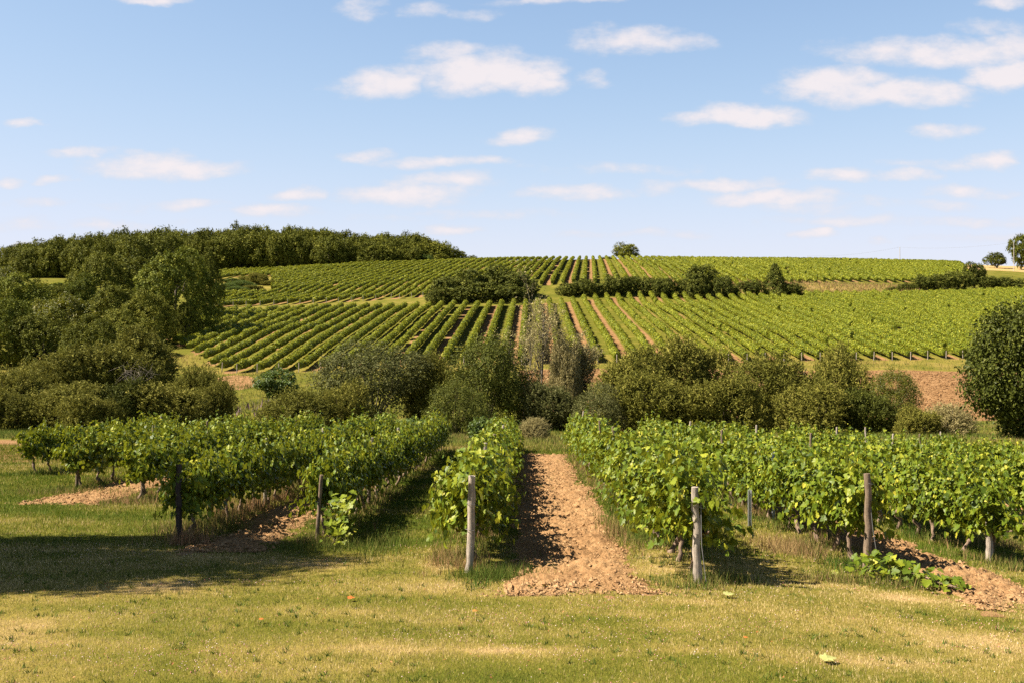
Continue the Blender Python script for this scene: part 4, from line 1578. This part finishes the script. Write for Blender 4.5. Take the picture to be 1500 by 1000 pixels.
plant("shrub", "single dark shrub taller than its hedge near the straw strip", "shrub", 1427, 384, 17, 300, SHR[2], STM[2], part="foliage", tpart="stems")
for px, top, hw, d in ((380, 400, 18, 330), (355, 411, 20, 318), (335, 415, 18, 312), (395, 411, 13, 325), (322, 422, 18, 300), (345, 420, 18, 298), (370, 418, 16, 303), (365, 405, 16, 345), (340, 408, 16, 340)):
    plant("shrub", "brownish shrub in the bay of the upper vines", "shrub", px, top, hw, d, pick(WIL), None, M_BRAM if px < 360 else None, "shrubs in the bay of the upper vines", part="foliage")


# the half bare tall tree in the middle
def bare_tree():
    rng = np.random.default_rng(77)
    d = 88
    x = (800 - 750) / F * d
    z = h1(x, d)
    r = link("poplar_tree", None, None, (x, d, z), "tall half bare tree with pale thin leaves over the soil gap", "tree")
    tb, lb = MB(), MB()
    tips = []

    def grow(p, dr, ln, rad, lev):
        k = 6
        q = np.linspace(0, 1, k)
        bend = rng.normal(0, .10, 3)
        pts = p[None] + dr[None] * (ln * q)[:, None] + bend[None] * (ln * q ** 2)[:, None]
        tube(tb, pts, rad * (1 - .72 * q), 6 if lev < 2 else 4)
        if lev >= 2:
            tips.append((pts, ln))
        if lev >= 3:
            return
        n = (9, 7, 5)[lev]
        for i in range(n):
            t = rng.uniform(.25, 1)
            b = np.array([np.interp(t, q, pts[:, j]) for j in range(3)])
            nd = norm(dr + np.array([rng.normal(0, .34), rng.normal(0, .34), rng.uniform(0, .35)]))
            grow(b, nd, ln * rng.uniform(.38, .62), rad * (1 - .65 * t) * .55, lev + 1)
    for (bx, by, h_, lx) in ((-.4, 0, 10.2, -.02), (.9, .3, 9.0, .06), (2.0, -.2, 7.6, .10), (-1.9, .4, 9.6, -.05), (3.0, .2, 6.2, .12), (1.4, .6, 6.5, 0.0)):
        grow(np.array([bx, by, -.2]), norm(np.array([lx, 0, 1.0])), h_ * .70, .12, 0)
    P, A = [], []
    for pts, ln in tips:
        top = pts[-1][2]
        n = int(rng.integers(5, 10) * (1.5 if pts[-1][0] > .3 else .6))
        q = rng.random(n)
        b = np.stack([np.interp(q, np.linspace(0, 1, len(pts)), pts[:, j]) for j in range(3)], -1)
        P.append(b + rng.normal(0, .14, b.shape))
        A.append(np.repeat(norm(pts[-1:] - pts[:1]), n, 0))
    P, A = np.concatenate(P), np.concatenate(A)
    n = len(P)
    cards(lb, P, rng.normal(0, 1, (n, 3)) + np.array([-.5, -.3, .4]), A + rng.normal(0, .6, (n, 3)), rng.uniform(.14, .30, n), rng.uniform(.06, .12, n), np.clip(rng.normal(.5, .25, n), 0, 1))
    link("trunk", tb.mesh("trunk", M_TWIG), r)
    link("crown", lb.mesh("crown", M_PALE), r)
    # low pale bushes round its foot
    for lab, px, top, hw, dd in (("pale leafed bush round the half bare tree's foot", 832, 500, 28, 86), ("silvery low bush beside the half bare tree", 805, 560, 40, 82), ("pinkish dead scrub behind the short row's end", 782, 612, 24, 58)):
        plant("bush", lab, "bush", px, top, hw, dd, pick(WIL), pick(STM), M_PALE if "dead" in lab or "pale" in lab else M_GREY, part="foliage", tpart="stems")


bare_tree()


def dead_bough(px, py, d, size, seed, label):
    rng = np.random.default_rng(seed)
    x = (px - 750) / F * d
    z = EYE - (py - HZ) / F * d
    g = h1(x, d)
    mb = MB()
    base = np.array([0, .6, -.1])
    top = np.array([0, 0, z - g - size * .6])
    tube(mb, [base, (base + top) / 2 + np.array([.1, 0, 0]), top], [.07, .055, .045], 6)
    for i in range(9):
        a = rng.uniform(0, np.pi * 2)
        e = top + np.array([math.cos(a) * size, -.5 * abs(math.sin(a)) * size - .1, rng.uniform(.2, 1.2) * size])
        m_ = (top + e) / 2 + rng.normal(0, .12 * size, 3)
        tube(mb, [top, m_, e], [.04, .028, .012], 5)
        for j in range(4):
            q = rng.uniform(.3, 1)
            b = m_ * (1 - q) + e * q
            tube(mb, [b, b + rng.normal(0, .22, 3) * size + np.array([0, 0, .2 * size]), b + rng.normal(0, .45, 3) * size + np.array([0, 0, .3 * size])], [.018, .012, .005], 4)
    link("dead_bough", mb.mesh("dead_bough", M_TWIG), None, (x, d, g), label, "dead bough")


dead_bough(205, 548, 84.5, 1.3, 5, "lichen grey dead bough showing through the willow thicket")
#dead_bough(128, 425, 150, 2.6, 6, "bleached bare branches among the trees left of the round tree")
#dead_bough(1085, 578, 73, 1.0, 8, "pale dead twigs in the broad spreading willow bush")

# tree beside the lawn, outside the frame, whose shade lies on the grass
def lawn_tree(x, y, hgt, w, label):
    r = link("broadleaf_tree", None, None, (x, y, h1(x, y)), label, "tree")
    r.scale = (w, w, hgt / 1.95)
    c = link("crown", GLOSS, r)
    c.material_slots[0].link = "OBJECT"
    c.material_slots[0].material = M_OAK
    link("trunk", OAKT[0], r)


lawn_tree(-13.3, 14.3, 11.0, 2.8, "leafy tree beside the lawn that throws the long shade")

# ------------------------------------------------------------------ poles and wires on the skyline
def pole(px, pytop, d, rad, label, arm=False):
    x = (px - 750) / F * d
    z = h1(x, d)
    hgt = EYE - (pytop - HZ) / F * d - z
    mb = MB()
    tube(mb, [(0, 0, -.5), (0, 0, hgt * .5), (0, 0, hgt)], [rad, rad * .85, rad * .7], 8)
    r = link("utility_pole", None, None, (x, d, z), label, "pole")
    link("shaft", mb.mesh("shaft", M_CONC), r)
    mb = MB()
    tube(mb, [(0, -.1, hgt - .25), (0, -.1, hgt - .05)], .09, 6)
    link("insulator", mb.mesh("insulator", M_METAL), r)
    return np.array([x, d, z + hgt - .1])


T1 = pole(1183, 375, 470, .13, "short distant utility pole peeping over the crest")
T2 = pole(1318, 362, 455, .15, "tall utility pole standing alone on the crest")
T3 = pole(1485, 355, 385, .14, "pale utility pole beside the tall oak")
def wire(a, b, sag, label):
    q = np.linspace(0, 1, 25)
    p = a[None] * (1 - q)[:, None] + b[None] * q[:, None]
    p[:, 2] -= sag * 4 * q * (1 - q)
    mb = MB()
    tube(mb, p - a, .022, 4, .5, False)
    link("overhead_wire", mb.mesh("overhead_wire", M_WIRE), None, tuple(a), label, "wire")


wire(T1, T2, 1.2, "thin wire strung between the two crest poles")
wire(T2, T3, 1.2, "thin wire sagging from the crest pole towards the tall oak")
def antenna():
    d = 462
    x = (458 - 750) / F * d
    z = h1(x, d)
    hgt = EYE - (332 - HZ) / F * d - z
    mb = MB()
    tube(mb, [(0, 0, 0), (0, 0, hgt)], [.25, .18], 6)
    r = link("radio_mast", None, None, (x, d, z), "thin mast poking above the skyline wood", "mast")
    link("shaft", mb.mesh("shaft", M_CONC), r)
    mb = MB()
    tube(mb, [(.5, 0, hgt - 2.6), (.5, 0, hgt - .6)], .12, 6)
    tube(mb, [(0, 0, hgt - 1.5), (.5, 0, hgt - 1.5)], .06, 5)
    link("aerial", mb.mesh("aerial", M_CONC), r)


antenna()

# ------------------------------------------------------------------ fallen leaves on the lawn
M_FL = flat_lv_mat("fallen_leaf", [(0, (.50, .14, .035)), (.5, (.40, .22, .06)), (1, (.36, .37, .13))], .6, .2)
for (px, py, s, lv, lab) in ((1205, 971, .15, 1.0, "large pale yellow green leaf lying on the dry lawn"), (1062, 875, .13, 1.0, "pale yellow leaf lying below the split pale post"), (510, 881, .085, 0.0, "bright orange leaf lying in the middle of the lawn"),
                             (693, 901, .06, .4, "brown curled leaf on the lawn before the leaning grey post"), (1090, 940, .045, .1, "small rusty leaf on the dry lawn"), (380, 913, .05, .1, "small orange leaf on the lawn past the tree shade")):
    x, y = hit(px, py)
    rng = np.random.default_rng(int(px))
    mb = MB()
    vine_leaves(mb, np.array([[0, 0, .05]]), np.array([[.05, -.12, 1.]]), np.array([[1., .25, 0]]), np.array([s]), np.array([lv]), rng)
    link("fallen_leaf", mb.mesh("fallen_leaf", M_FL), None, (x, y, h1(x, y)), lab, "leaf")
